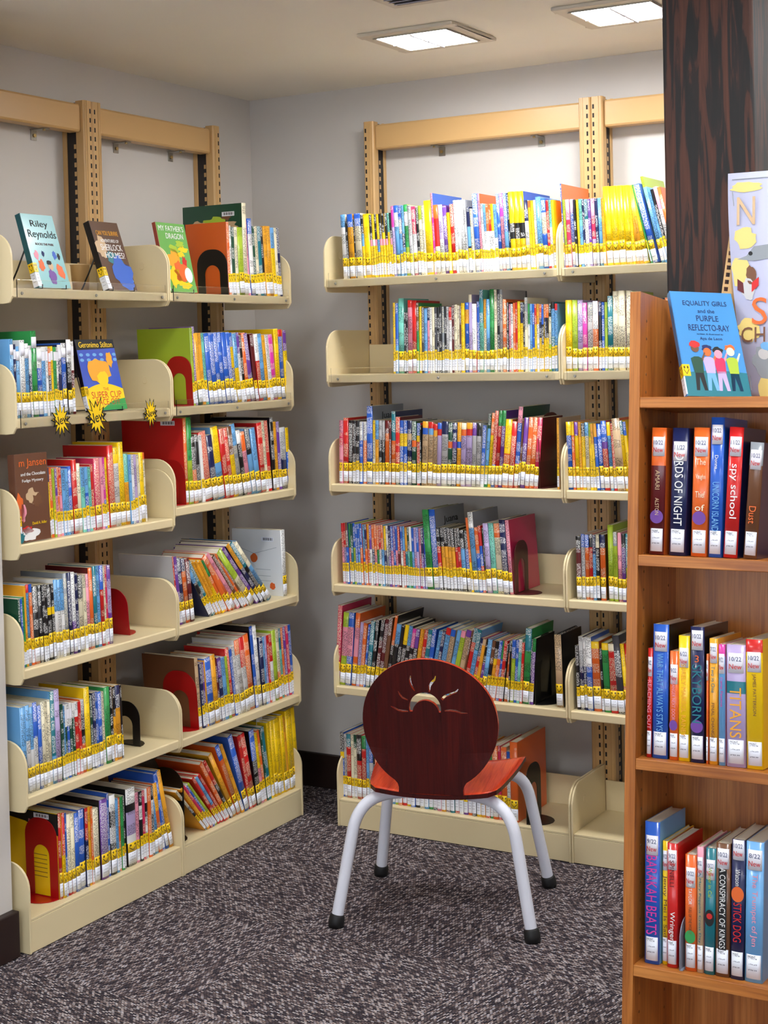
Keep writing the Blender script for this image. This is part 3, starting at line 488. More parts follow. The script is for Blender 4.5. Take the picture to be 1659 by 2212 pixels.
ROWS['l2'] = '''-7654 108 2191 -25 Q Q 190 18 0;-7542 131 2222 -25 V - 0 18 0;-7407 199 2038 -50 G7F - 0 18 1;-7203 155 2046 -50 G - 0 18 0;-7043 156 2040 -50 A - 0 18 0;-6882 203 2036 -59 B - 0 18 1;-6673 228 2044 -59 B - 0 18 1;-6440 184 2054 -59 B - 0 18 1;-6251 185 2062 -59 B - 0 18 1;-6061 210 2056 -60 B - 0 18 1;-5846 188 2065 -60 B - 0 18 1;-5653 165 2046 -60 B2Y3N - 0 18 0;-5483 191 2025 -60 S5Y - 0 18 1;-5287 118 2060 -61 V3W - 0 18 0;-5164 144 1983 -61 K - 0 18 0;-5015 194 2044 -61 O - 0 18 1;-4816 243 2032 -104 V - 0 18 1;-4565 172 2024 -70 J - 0 18 0;-4387 199 2003 -70 W4R - 0 18 1;-4183 226 2011 -71 S - 0 18 1;-3951 150 1977 -71 G - 0 18 0;-3795 177 1983 -71 W - 0 18 0;-3613 231 1990 -71 M - 0 18 1;-3376 234 2158 -36 Y Y 190 18 1;-3137 210 2139 -36 R1B - 0 18 1;-2923 184 2119 -36 V3Y - 0 18 0'''
ROWS['l3'] = '''-8074 133 2424 -16 O R 240 18 1;-7938 202 2444 -16 E5Q - 0 18 1;-7731 204 1897 -41 K5O - 0 18 1;-7523 182 1932 -42 K - 0 18 1;-7336 137 1913 -42 W - 0 18 0;-7195 348 2000 -84 R R 0 18 1;-6839 281 1880 -84 N - 0 18 1;-6551 333 2108 -85 Y5S - 0 18 1;-6210 215 2041 -85 R4R - 0 18 1;-5989 192 2050 -85 R - 0 18 1;-5790 219 2085 -86 Z4Y - 0 18 1;-5565 244 2147 -103 S3X - 0 18 1;-5313 196 1949 -103 W2K - 0 18 1;-5109 223 1887 -104 O3P - 0 18 1;-4878 225 1994 -104 K4S - 0 18 1;-4645 255 1965 -88 S - 0 18 1;-4383 259 2100 -53 R R 190 18 1;-4119 155 2139 -53 I - 0 18 0;-3959 183 2145 -53 R - 0 18 0;-3771 185 2233 -36 K K 220 18 1;-3582 186 2085 -36 G - 0 18 0;-3391 160 2078 -36 V - 0 18 0;-3227 299 1884 -36 H5N - 0 18 1;-2923 163 1866 -36 Y4B - 0 18 0'''
ROWS['l4'] = '''-8597 55 1943 -65 R H 190 18 0;-8538 135 1919 -65 V - 0 18 0;-8398 176 1860 -65 N I 0 18 1;-8217 177 1828 -65 N2O - 0 18 1;-8035 178 1795 -66 J - 0 18 1;-7167 153 1792 -341 S3K N 0 18 0;-6977 137 2010 -342 T - 0 18 0;-6807 102 1970 -343 G - 0 18 0;-6678 120 1977 -343 G - 0 18 0;-6528 121 1952 -344 G5Y - 0 18 0;-6376 140 1927 -345 E3O - 0 18 0;-6202 159 1969 -346 O - 0 18 0;-6004 183 2210 -399 O - 0 18 1;-5761 150 2278 -401 P - 0 18 0;-5560 116 2182 -401 Z - 0 18 0;-5402 117 2192 -402 O - 0 18 0;-5244 96 2211 -428 Z - 0 18 0;-5107 231 2374 -429 Q5I - 0 18 1;-4786 149 2469 -430 V - 0 18 0;-4577 153 2530 -419 G4N - 0 18 0;-4367 154 2582 -421 T4K - 0 18 1;-4155 172 2541 -422 I4S - 0 18 1;-3386 216 2039 -18 W W 185 18 1'''
ROWS['l5'] = '''-7755 151 2042 -41 U Z 190 18 0;-7600 132 1850 -41 N - 0 18 0;-7463 94 1868 -42 V - 0 18 0;-7365 75 1912 -42 G - 0 18 0;-7286 292 1947 -59 B - 0 18 1;-6989 215 1985 -59 G - 0 18 1;-6768 76 1886 -59 J - 0 18 0;-6688 177 1849 -59 V3N - 0 18 0;-6505 179 1828 -59 S - 0 18 0;-6321 139 1835 -60 Q - 0 18 0;-6178 180 2052 -77 R - 0 18 1;-5991 120 1991 -77 B - 0 18 0;-5867 162 2065 -77 W - 0 18 0;-5699 226 2210 -77 O2W - 0 18 1;-5467 228 2248 -78 R4W - 0 18 1;-5233 273 2286 -78 O R 0 18 1;-4954 147 2485 -61 B K 0 18 0;-4802 191 2465 -61 W - 0 18 1;-4605 193 2074 -44 N - 0 18 1;-4407 84 2054 -44 S - 0 18 0;-4319 107 2058 -44 L - 0 18 0;-4208 107 2062 -44 R - 0 18 0;-4097 175 2066 -44 R4W - 0 18 0;-3917 199 2159 -45 Q - 0 18 1;-3714 155 2138 -45 I6O - 0 18 0;-3555 156 2145 -45 T3A - 0 18 0;-3395 111 2151 -45 O - 0 18 0;-3280 134 2156 -45 V - 0 18 0;-3142 135 2161 -45 C - 0 18 0;-3002 159 2167 -45 B - 0 18 0'''
ROWS['l6'] = '''-7569 86 1944 -426 I4K G 0 22 0;-7447 117 1880 -403 G - 0 22 0;-7288 90 1923 -404 C - 0 22 0;-7164 77 1895 -405 B - 0 22 0;-7058 105 1936 -406 Q - 0 22 0;-6915 111 1978 -369 R - 0 22 0;-6771 112 1952 -369 S6R - 0 22 0;-6627 98 2027 -370 R - 0 22 0;-6499 149 2260 -331 O - 0 22 0;-6317 119 2303 -332 R4K - 0 22 0;-6169 174 2336 -291 G - 0 22 1;-5966 183 2437 -247 B2O - 0 22 1;-5760 133 2418 -248 G - 0 22 0;-5610 229 2497 -186 B - 0 22 1;-5363 144 2348 -137 R - 0 22 0;-5211 220 2355 -138 R - 0 22 1;-4980 246 2324 -87 B4K - 0 22 1;-4727 151 2194 -87 Y5P - 0 22 0;-4571 132 2244 -88 O - 0 22 0;-4433 74 2249 -88 F - 0 22 0;-4354 173 2282 -88 T - 0 22 0;-4175 155 2343 -53 Y - 0 22 0;-4015 176 2364 -53 Y - 0 22 1;-3834 177 2372 -54 Y - 0 22 1;-3652 158 2381 -54 Y - 0 22 0;-3489 180 2417 -54 Y - 0 22 1;-3304 119 2309 -54 G - 0 22 0;-3180 182 2488 -54 Y - 0 22 1;-2994 183 2497 -54 Y - 0 22 1;-2806 206 2506 -55 Y - 0 22 1'''
ROWS['m2'] = '''-14829 116 1914 -10 S - 0 18 1;-14709 87 1785 -10 N - 0 18 0;-14618 133 1733 -10 S - 0 18 1;-14481 165 1885 -10 W - 0 18 1;-14312 135 1802 -10 W2S - 0 18 1;-14173 89 1752 -10 W4N - 0 18 0;-14080 183 2107 -10 E - 0 18 1;-13893 169 1706 -10 W3B - 0 18 1;-13719 123 1713 -10 W2S - 0 18 0;-13593 76 1718 -10 W - 0 18 0;-13513 92 1676 -10 O4K - 0 18 0;-13417 92 1725 -10 Y - 0 18 0;-13320 109 1706 -10 E - 0 18 0;-13207 77 1699 -10 W5Z - 0 18 0;-13126 126 1760 -10 W2N - 0 18 0;-12996 160 1800 -10 W2B - 0 18 1;-12831 161 1889 -10 W3K - 0 18 1;-12666 113 1849 -10 W4J - 0 18 0'''
ROWS['m3'] = '''-13698 137 1745 -22 N2Y5Y - 0 18 1;-13557 106 1727 -22 O2O - 0 18 0;-13447 75 1709 -22 Q - 0 18 0;-13368 75 1712 -22 V4P - 0 18 0;-13288 91 1738 -22 O - 0 18 0;-13193 92 1719 -22 R4P - 0 18 0;-13097 108 1653 -22 S - 0 18 0;-12984 109 1669 -22 S - 0 18 0;-12871 142 1720 -22 B - 0 18 1;-12725 176 1878 -22 R - 0 18 1;-12545 144 1768 -22 I - 0 18 1;-12397 129 1655 -22 S3A - 0 18 0;-12264 129 1660 -23 S4B - 0 18 0;-12130 97 1653 -23 A - 0 18 0;-12030 131 1705 -23 R - 0 18 0;-11895 234 1854 -23 C - 0 18 1;-11657 99 1851 -23 P - 0 18 0;-11554 99 1856 -23 M6B - 0 18 0;-11450 100 1848 -23 Y - 0 18 0;-11347 240 2142 -23 R R 0 18 1;-11103 225 2069 -23 Y2W - 0 18 1;-10874 209 2201 -23 Y - 0 18 1;-10660 157 1880 -23 A4G - 0 18 1;-10499 86 1850 -23 S - 0 18 0;-10409 105 1828 -23 W - 0 18 0;-10300 142 1833 -23 L - 0 18 0;-10155 87 1826 -24 I - 0 18 0;-10063 180 1867 -24 Y - 0 18 1;-9879 70 1862 -24 O1I - 0 18 0'''
ROWS['m4'] = '''-14797 75 1684 -17 F - 0 18 0;-14718 62 1687 -17 B - 0 18 0;-14652 76 1712 -17 E - 0 18 0;-14572 76 1975 -17 G - 0 18 0;-14491 103 1990 -17 R1S - 0 18 1;-14384 104 1984 -17 B1O - 0 18 0;-14276 186 1910 -17 K8O D 170 18 1;-14086 119 1918 -17 K - 0 18 1;-13962 106 1912 -17 K - 0 18 0;-13852 93 1905 -17 K - 0 18 0;-13755 135 1875 -17 K3Y1K - 0 18 1;-13616 94 1881 -17 K3Y1K - 0 18 0;-13518 122 1966 -18 S4W - 0 18 1;-13392 123 1949 -18 S4W - 0 18 1;-13264 110 1943 -18 S4W - 0 18 0;-13151 139 2076 -18 X - 0 18 1;-13008 125 2072 -18 N - 0 18 1;-12878 126 2066 -18 W6V - 0 18 1;-12748 112 2025 -18 N - 0 18 0;-12631 172 1948 -18 K3I - 0 18 1;-12455 114 1932 -18 I - 0 18 0;-12337 129 1937 -18 P - 0 18 1;-12204 145 2086 -18 O J 0 18 1;-12054 131 2104 -18 T - 0 18 1;-11919 117 2099 -18 S - 0 18 0;-11798 133 2092 -18 B3R - 0 18 1;-11661 72 2050 -18 I - 0 18 0;-11585 73 2054 -18 C - 0 18 0;-11508 135 2057 -18 V2L4V - 0 18 1'''
ROWS['m5'] = '''-14831 177 2140 -14 S S 0 18 1;-14650 136 2149 -14 S4W - 0 18 1;-14510 137 2077 -14 S5W - 0 18 1;-14368 138 2163 -14 B4W - 0 18 1;-14226 125 2056 -14 B - 0 18 1;-14098 125 2120 -14 I - 0 18 1;-13968 97 2114 -14 I - 0 18 0;-13867 112 2119 -14 I - 0 18 1;-13751 142 2310 -15 T7S - 0 18 1;-13604 173 2318 -15 L - 0 18 1;-13427 100 1920 -15 F - 0 18 0;-13324 56 1866 -15 S - 0 18 0;-13264 86 1869 -15 W3F - 0 18 0;-13174 101 1872 -15 W3B - 0 18 0;-13069 86 1877 -15 W3F - 0 18 0;-12979 87 1857 -15 W2F - 0 18 0;-12888 118 1861 -15 W2R - 0 18 0;-12766 103 1843 -15 R - 0 18 0;-12659 134 1871 -15 H2K4O - 0 18 1;-12521 197 2138 -15 Y Y 0 18 1;-12320 90 1909 -15 F - 0 18 0;-12226 121 1949 -15 N - 0 18 0;-12101 106 1942 -15 B - 0 18 0;-11991 139 1923 -15 B - 0 18 1;-11848 92 1905 -15 I - 0 18 0;-11752 204 1993 -15 E - 0 18 1;-11544 109 1966 -15 K - 0 18 0;-11431 93 1947 -15 K4G - 0 18 0;-11334 192 1951 -15 N3G - 0 18 1;-11138 62 1935 -15 K J 0 18 0'''
ROWS['m6'] = '''-13582 120 2154 -7 R3R Y 200 22 1;-13459 105 2148 -7 R5Y - 0 22 1;-13350 74 2107 -7 B - 0 22 0;-13272 137 2052 -7 I7R - 0 22 1;-13131 138 2035 -7 I7R - 0 22 1;-12989 155 2006 -7 B - 0 22 1;-12830 220 2037 -7 B B 0 22 1;-12605 109 2023 -7 R4N - 0 22 0;-12492 110 2028 -7 G - 0 22 0;-12378 78 2009 -7 O - 0 22 0;-12297 209 1917 -8 I - 0 22 1;-12034 296 2073 -8 V K 0 22 1;-11734 80 2184 -8 B - 0 22 0;-11650 233 2091 -8 W2K2W2K - 0 22 1;-11414 98 1955 -8 S - 0 22 0;-11311 99 1935 -8 O - 0 22 0;-11209 99 1939 -8 E - 0 22 0;-11106 82 1943 -8 K - 0 22 0;-10968 380 2072 -8 W2K1L3W1K - 0 22 1;-10583 137 1866 -8 P - 0 22 0;-10442 120 1871 -8 K2W2K - 0 22 0;-10317 121 1851 -8 C - 0 22 0;-10192 104 1881 -8 W2K2W - 0 22 0;-10085 140 1886 -8 O - 0 22 0;-9940 123 1891 -8 K2W2K - 0 22 0;-9813 160 1896 -8 S - 0 22 1;-9649 161 1940 -64 G4O - 0 22 1;-9483 106 2241 -64 B - 0 22 0;-9335 141 2225 -127 B - 0 22 1;-9186 161 2259 -127 G5G - 0 22 1'''
def row_frame(key, u, sb, z=None):
    z = SHELF_Z[key[:2]] + DECK + 0.0004 if z is None else z
    if key[0] == 'b': return T(u, -(DEP - sb), z)
    return T(DEP - sb, u, z) @ RZ(RAD(90))
def bands(spec):
    out = []; i = 0; cur = 0.0
    while i < len(spec):
        c = spec[i]; i += 1
        if i < len(spec) and spec[i].isdigit(): f = int(spec[i]) / 10.0; i += 1
        else: f = 1.0 - cur
        if i >= len(spec): f = 1.0 - cur
        out.append((c, cur, min(1.0, cur + f))); cur += f
    return out
DARK = set('NFKDJZTVB')
def book_meshes(w, h, d, spec, cover, rnd, soft=False):
    """returns (cover MB, pages MB); local: x thickness from 0, y depth from 0 (spine), z up"""
    c = MB(); p = MB()
    th = min(0.0022, w * 0.22) if not soft else min(0.0007, w * 0.12)
    top = h; inset = 0.002 if soft is False else 0.0003
    bd = bands(spec); cv = cover if cover != '-' else bd[-1][0]
    ccol = lin(PAL[cv]); seed = rnd.random() * 50
    rr = min(0.0035, w * 0.28)
    # outer outline seen from above: left back -> spine -> right back
    outl = [(0, d), (0, rr)] + [(w / 2 - (w / 2) * math.cos(a), rr - rr * math.sin(a)) for a in [RAD(q) for q in (30, 60, 90, 120, 150)]] + [(w, rr), (w, d)]
    inn = [(th, d), (th, rr + th * 0.6), (w - th, rr + th * 0.6), (w - th, d)]
    zs = sorted(set([0.0, h] + [h * (1 - b_[1]) for b_ in bd] + [h * (1 - b_[2]) for b_ in bd]))
    def colat(z):
        f = 1 - z / h
        for b_ in bd:
            if b_[1] - 1e-6 <= f <= b_[2] + 1e-6: return b_[0]
        return bd[-1][0]
    for z0, z1 in zip(zs, zs[1:]):
        if z1 - z0 < 1e-5: continue
        L_ = colat((z0 + z1) / 2); sc = lin(PAL[L_])
        mk = PAL['W'] if L_ in DARK else (PAL['K'] if L_ in 'YGWIHPSAQULE' else PAL['I'])
        amt = (0.42 if L_ in 'YGQ' else 0.62) if (z1 - z0) > 0.03 else 0.0
        for i in range(len(outl) - 1):
            a, b_ = outl[i], outl[i + 1]
            board = i == 0 or i == len(outl) - 2
            um = [(a[0] - w / 2) + seed, (b_[0] - w / 2) + seed]
            inner = 2 <= i <= len(outl) - 4
            c.face([(a[0], a[1], z0), (b_[0], b_[1], z0), (b_[0], b_[1], z1), (a[0], a[1], z1)], 'book_cover',
                   cov=ccol if board else sc, mrk=lin(mk)[:3] + ((amt if inner else 0.0),), uv=[(um[0], z0 + seed), (um[1], z0 + seed), (um[1], z1 + seed), (um[0], z1 + seed)], smooth=not board)
    for i in range(3):
        a, b_ = inn[i], inn[i + 1]
        c.face([(b_[0], b_[1], 0), (a[0], a[1], 0), (a[0], a[1], h), (b_[0], b_[1], h)], 'book_cover', cov=lin(PAL['I']))
    tcol = lin(PAL[bd[0][0]])
    for z, sgn in ((0, -1), (h, 1)):
        seg = [outl[0], outl[1], inn[1], inn[0]], [inn[3], inn[2], outl[-2], outl[-1]], outl[1:-1] + [inn[2], inn[1]]
        for s_ in seg:
            q = [(x, y, z) for x, y in s_]; c.face(q if sgn < 0 else q[::-1], 'book_cover', cov=ccol if len(s_) == 4 else tcol)
    for a, b_ in ((outl[0], inn[0]), (inn[3], outl[-1])):
        c.face([(a[0], a[1], 0), (a[0], a[1], h), (b_[0], b_[1], h), (b_[0], b_[1], 0)], 'book_cover', cov=ccol)
    p.box(th + 0.0001, w - th - 0.0001, rr + th * 0.6 + 0.0001, d - inset * 1.5, inset, h - inset, 'pages')
    return c, p
def wrap(w, z0, z1, mat, k=0.92):
    """a label wrapped over the rounded spine"""
    m = MB(); rr = min(0.0035, w * 0.28); e = 0.00035
    ang = [RAD(q) for q in (20, 50, 75, 105, 130, 160)]
    pt = [(w / 2 - (w / 2 + e * .3) * math.cos(a) * k / 0.94, rr - (rr + e) * math.sin(a) - e) for a in ang]
    n = len(pt) - 1
    for i in range(n):
        a, b_ = pt[i], pt[i + 1]
        m.face([(a[0], a[1], z0), (b_[0], b_[1], z0), (b_[0], b_[1], z1), (a[0], a[1], z1)], mat, uv=[(i / n, 0), ((i + 1) / n, 0), ((i + 1) / n, 1), (i / n, 1)], smooth=True)
    return m
def solidify(o, t=0.0003):
    s = o.modifiers.new('thickness', 'SOLIDIFY'); s.thickness = t; s.offset = 1
plain('new_label', (238, 238, 246), 0.4, bump=0.05)
PHR = {'b1': 'top shelf, back wall left section', 'b1r': 'top shelf, back wall right section', 'l1': 'top shelf, left wall corner section', 'm1': 'top shelf, left wall near section'}
for q in '23456':
    PHR['b' + q] = '%s shelf, back wall left section' % ORD[q]; PHR['b' + q + 'r'] = '%s shelf, back wall right section' % ORD[q]
    PHR['l' + q] = '%s shelf, left wall corner section' % ORD[q]; PHR['m' + q] = '%s shelf, left wall near section' % ORD[q]
SHORT = {'b': 'back-wall', 'br': 'far-right', 'l': 'corner', 'm': 'near-left'}
def ordinal(n):
    return '%d%s' % (n, 'th' if 10 <= n % 100 <= 20 else {1: 'st', 2: 'nd', 3: 'rd'}.get(n % 10, 'th'))
def describe(spec, w, h, ang):
    bd = bands(spec); big = sorted(bd, key=lambda q: q[1] - q[2])
    main = CNAME[big[0][0]]
    size = 'slim' if w < 0.0085 else ('thick' if w > 0.016 else 'medium')
    s = size + ' '
    if len(bd) > 1 and bd[0][0] != big[0][0]: s += CNAME[bd[0][0]] + '-topped ' + main
    elif len(bd) > 1 and big[1][0] != big[0][0]: s += main + '-and-' + CNAME[big[1][0]]
    else: s += main
    return s
OFF = 0.0
def build_book(M, w, h, d, spec, cover, rnd, key, acc=None, label=None, group=None, newlab=False, soft=False, sz=None, sticker=True, title=None, upside=False):
    c, p = book_meshes(w, h, d, spec, cover, rnd, soft)
    global OFF
    OFF = OFF * 0.6 + rnd.uniform(-0.004, 0.004)
    z1 = 0.0055 + abs(OFF) * 0.5; z2 = z1 + 0.032 + OFF * 0.7; z3 = z2 + 0.026 + OFF * 0.35 + rnd.uniform(-.001, .001)
    parts = [('cover', c), ('page_block', p), ('call_number_label', wrap(w, z1, z2, 'label_paper'))]
    if sticker: parts.append(('face_sticker', wrap(w, z2 + 0.0004, z3, 'yellow_sticker', 0.94)))
    if newlab:
        parts.append(('date_label', wrap(w, h * 0.80, h * 0.93, 'new_label')))
    if acc is not None:
        for nm, m in parts:
            for f, mi, cv, mk, uv, sm in zip(m.f, m.m, m.cov, m.mrk, m.uv, m.sm):
                acc.face([m.v[i] for i in f], m.mats[mi], M, cov=cv, mrk=mk, uv=uv, smooth=sm)
        return None
    t = thing('book', label, 'book', M, group)
    for nm, m in parts:
        o = obj(nm, m, t)
        if nm.endswith('label') or nm.endswith('sticker'): solidify(o)
    return t
rnd = random.Random(7)
rest = MB()
seen_labels = {}
LAST = {}
for key, data in ROWS.items():
    recs = []
    for s in data.split(';'):
        q = s.split(); recs.append((int(q[0]) / 1e4, int(q[1]) / 1e4, int(q[2]) / 1e4, RAD(int(q[3]) / 10), q[4], q[5], int(q[6]) / 1000, int(q[7]) / 1000, q[8] == '1'))
    n = len(recs)
    rk = key.rstrip('w')
    kk = key[0] + ('r' if key.endswith('r') or key.endswith('w') else '')
    for i, (u, w, h, ang, spec, cover, d, sb, ind) in enumerate(recs):
        if not d: d = min(0.215, h * (0.68 + 0.06 * rnd.random()))
        d = min(d, DEP - UPD - 0.012 - sb)
        base = row_frame(key, u, sb + rnd.random() * 0.004)
        # lean about the lower corner that touches the deck
        M = base @ RY(ang) if ang <= 0 else base @ T(w / math.cos(ang), 0, 0) @ RY(ang) @ T(-w, 0, 0)
        newlab = key == 'm2' or (key == 'm5' and 'W3' in spec)
        desc = describe(spec, w, h, ang)
        lean = ' leaning' if abs(ang) > RAD(9) else ''
        if key.endswith('w'): lab = desc + ' spiral-bound book standing apart, %s %s shelf' % (ORD[key[1]], SHORT['b']) if key == 'b5w' else desc + ' open-edged book beside the divider, third back-wall shelf'
        else: lab = '%s%s book, %s from left on the %s %s shelf' % (desc, lean, ordinal(i + 1), ORD[key[1]], {'b': 'back-wall', 'br': 'back-wall right-section', 'l': 'left-wall corner-section', 'm': 'left-wall near-section'}[kk])
        group = 'books on the ' + (PHR.get(rk) or PHR[key[:2]])
        soft = w < 0.009
        t = build_book(M, w, h, d, spec, cover, rnd, key, None if ind else rest, lab, group, newlab, soft, sticker=not (key == 'm4' and i in (0,)))
        LAST[(key, i)] = (u, w, h, sb, ang, t, M)
# the rows of the right-hand back section run on behind the oak bookcase
for key in ('b1r', 'b2r', 'b3r', 'b4r', 'b5r'):
    u, w, h, sb = LAST[(key, len(ROWS[key].split(';')) - 1)][:4]; u += w + 0.012 if key != 'b1r' else w + 0.06
    ue = XB + 2 * SB - 0.05 - 0.06 * rnd.random()
    while u < ue:
        w = rnd.uniform(.006, .016); h = rnd.uniform(.175, .2); sp = rnd.choice('WIYGORCPVLBNSTEQKX') + '3' + rnd.choice('WYORBNSTEKU')
        build_book(row_frame(key, u, 0.02), w, h, h * .7, sp, '-', rnd, key, rest, soft=w < .009); u += w + .0005
if rest.v:
    o = obj('books', rest, merge=False); o['kind'] = 'stuff'; o['category'] = 'books'
    o['label'] = 'the remaining thin spines packed between the larger books on the steel shelves'

# ------------------------------------------------------------------ bookends
def bookend(key, u, sb, w, h, mat, colour, label, hole=True, tongue=-1, tl=0.05, tilt=0.0, adj=None):
    if adj is not None:
        tilt = LAST[(key, adj)][4]; u = LAST[(key, adj)][0] - 0.0022
    M = row_frame(key, u, sb)
    t = thing('bookend', label, 'bookend', M, 'metal bookends on the shelves')
    r = w * 0.44
    out = [(0, 0), (w, 0)] + arc(w - r, h - r, r, 0, math.pi / 2, 8) + arc(r, h - r, r, math.pi / 2, math.pi, 8)
    holes = []
    if hole:
        a = w * 0.25; hr = w / 2 - a
        holes = [[(a, 0.004), (w - a, 0.004)] + arc(w / 2, h * 0.66 - hr, hr, 0, math.pi, 12)]
    me = shape_mesh('upright_plate', out, holes, 0.0016, mat)
    o = obj('upright_plate', me, t, T(0, 0, 0) @ RY(tilt) @ Matrix(((0, 0, 1, 0), (1, 0, 0, 0), (0, 1, 0, 0), (0, 0, 0, 1))))
    b = MB(); n = 10
    if tongue < 0: pts = [(0, 0.0)] + [(-tl * math.sin(math.pi * k / n), w / 2 - (w / 2) * math.cos(math.pi * k / n)) for k in range(1, n)] + [(0, w)]
    else: pts = [(0, w)] + [(tl * math.sin(math.pi * k / n), w / 2 + (w / 2) * math.cos(math.pi * k / n)) for k in range(1, n)] + [(0, 0)]
    b.prism(pts[::-1], 'z', 0.0002, 0.0018, mat); obj('base_plate', b, t)
    return t
bookend('l1', -0.531, 0.022, 0.108, 0.135, 'black_enamel', 'black', 'black metal bookend with arched opening, top left-wall corner shelf', adj=0)
bookend('l2', -0.7515, 0.02, 0.088, 0.14, 'maroon_enamel' if False else 'red_enamel', 'red', 'dark red arched bookend against a lime book, second corner shelf', adj=0)
bookend('l3', -0.796, 0.022, 0.10, 0.125, 'red_enamel', 'red', 'red bookend pressed against the big red book, third corner shelf', adj=0)
bookend('l5', -0.7345, 0.022, 0.118, 0.165, 'red_enamel', 'red', 'red bookend with wide arched opening before a brown book', adj=0)
bookend('m6', -1.3515, 0.03, 0.105, 0.2, 'red_enamel', 'red', 'tall red arched bookend on the bottom near-left shelf, yellow cover showing through', adj=0)
bookend('m4', -1.0335, 0.05, 0.10, 0.125, 'red_enamel', 'red', 'red bookend seen edge-on beside the empty part of the fourth shelf', hole=False, tongue=1, tl=0.06, tilt=RAD(-5))
bookend('m5', -1.0035, 0.05, 0.10, 0.12, 'black_enamel', 'black', 'black bookend at the right end of the fifth near-left row', tongue=1, tl=0.05)
bookend('l6', -0.859, 0.02, 0.12, 0.2, 'black_enamel', 'black', 'solid black bookend left of leaning books, bottom corner shelf', hole=False, tongue=1, tl=0.045)
bookend('b4', 1.0835, 0.02, 0.09, 0.15, 'maroon_enamel', 'maroon', 'maroon bookend with narrow arch right of a pink book', tongue=1, tl=0.06)
bookend('b3', 1.1655, 0.02, 0.17, 0.21, 'maroon_enamel', 'maroon', 'large solid dark maroon bookend ending the third back-wall row', hole=False, tongue=1, tl=0.03)
bookend('b5', 1.139, 0.02, 0.15, 0.19, 'black_enamel', 'black', 'tall black bookend ending the slanting fifth back-wall row', tongue=1, tl=0.055)
bookend('b6', 1.104, 0.02, 0.10, 0.165, 'black_enamel', 'black', 'black arched bookend in front of an orange book, bottom back-wall shelf', tongue=1, tl=0.06)
# spiral wires on the standing notebook
u, w, h, sb, ang, tt, M = LAST[('b5w', 0)]
if tt:
    for k in range(14):
        b = MB(); y = 0.012 + k * 0.0095
        b.tube([(w * 0.25 + 0.5 * w * (0.5 - 0.5 * math.cos(a)), y, h - 0.003 + 0.006 * math.sin(a)) for a in [math.pi * q / 6 for q in range(7)]], 0.0011, 'wire_black', 6)
        obj('binding_wire', b, tt)

# ------------------------------------------------------------------ face-out books
TXT = Matrix(((1, 0, 0, 0), (0, 0, -1, 0), (0, 1, 0, 0), (0, 0, 0, 1)))   # lettering from XY onto the front (XZ)
def front_text(t, body, cx, cz, w, h, mat, rot=0.0):
    me = fit_text(body, w, h, mat, 0.0002)
    return obj('title_lettering', me, t, T(cx, -0.0006, cz) @ RY(rot) @ TXT)
def blob(t, name, pts, mat, off=0.0004):
    b = MB(); n = len(pts)
    b.face([(p[0], -off, p[1]) for p in pts], mat)
    o = obj(name, b, t); s = o.modifiers.new('thickness', 'SOLIDIFY'); s.thickness = 0.0002
    return o
def ell(cx, cz, rx, rz, n=18, rot=0.0, jag=0.0, seed=1):
    r_ = random.Random(seed); out = []
    for k in range(n):
        a = 2 * math.pi * k / n; q = 1 + jag * (r_.random() - .5)
        x, z = rx * q * math.cos(a), rz * q * math.sin(a)
        out.append((cx + x * math.cos(rot) - z * math.sin(rot), cz + x * math.sin(rot) + z * math.cos(rot)))
    return out
def display_book(M, w, h, th, col, label, spine=None, easel=True, wires=None, group='books shown face-out', backside=False):
    t = thing('book', label, 'book', M, group)
    c = MB(); cc = lin(col); sc = lin(spine or col)
    c.box(0, w, 0, 0.0016, 0, h, 'book_cover', cov=cc); c.box(0, w, th - 0.0016, th, 0, h, 'book_cover', cov=cc); c.box(-0.0016, 0, 0, th, 0, h, 'book_cover', cov=sc)
    obj('cover', c, t, bevel=0.0006)
    p = MB(); p.box(0.0002, w - 0.002, 0.0018, th - 0.0018, 0.0015, h - 0.0015, 'pages'); obj('page_block', p, t)
    for nm, z0, z1, mt in (('call_number_label', 0.004, 0.04, 'label_paper'), ('face_sticker', 0.041, 0.065, 'yellow_sticker')):
        b = MB(); b.face([(-0.0021, th * 0.95, z0), (-0.0021, 0.0002, z0), (-0.0021, 0.0002, z1), (-0.0021, th * 0.95, z1)], mt, uv=[(0, 0), (1, 0), (1, 1), (0, 1)])
        b.face([(-0.0021, -0.0004, z0), (0.012, -0.0004, z0), (0.012, -0.0004, z1), (-0.0021, -0.0004, z1)], mt, uv=[(0, 0), (1, 0), (1, 1), (0, 1)])
        o = obj(nm, b, t); solidify(o, 0.0003)
    return t
def wire_easel(key, u, w, label, dy=0.03):
    M = row_frame(key, u, dy)
    t = thing('wire_easel', label, 'book stand', M, 'black wire book easels')
    for x in (0.012, w - 0.012):
        b = MB(); b.tube([(x, -0.006, 0.012), (x, -0.006, 0.002), (x, 0.012, 0.002), (x, 0.022, 0.02), (x, 0.045, 0.095), (x, 0.048, 0.1)], 0.0016, 'wire_black', 8); obj('front_rail', b, t)
        b = MB(); b.tube([(x, 0.048, 0.1), (x, 0.075, 0.05), (x, 0.105, 0.002)], 0.0022, 'wire_black', 8); obj('rear_leg', b, t)
    b = MB(); b.tube([(0.012, 0.048, 0.1), (w - 0.012, 0.048, 0.1)], 0.0016, 'wire_black', 8); b.tube([(0.012, 0.105, 0.002), (w - 0.012, 0.105, 0.002)], 0.0018, 'wire_black', 8); obj('crossbar', b, t)
    return t
def lean_frame(key, u, sb, lean, z=0.004): return row_frame(key, u, sb) @ T(0, 0, z) @ RX(-RAD(lean))
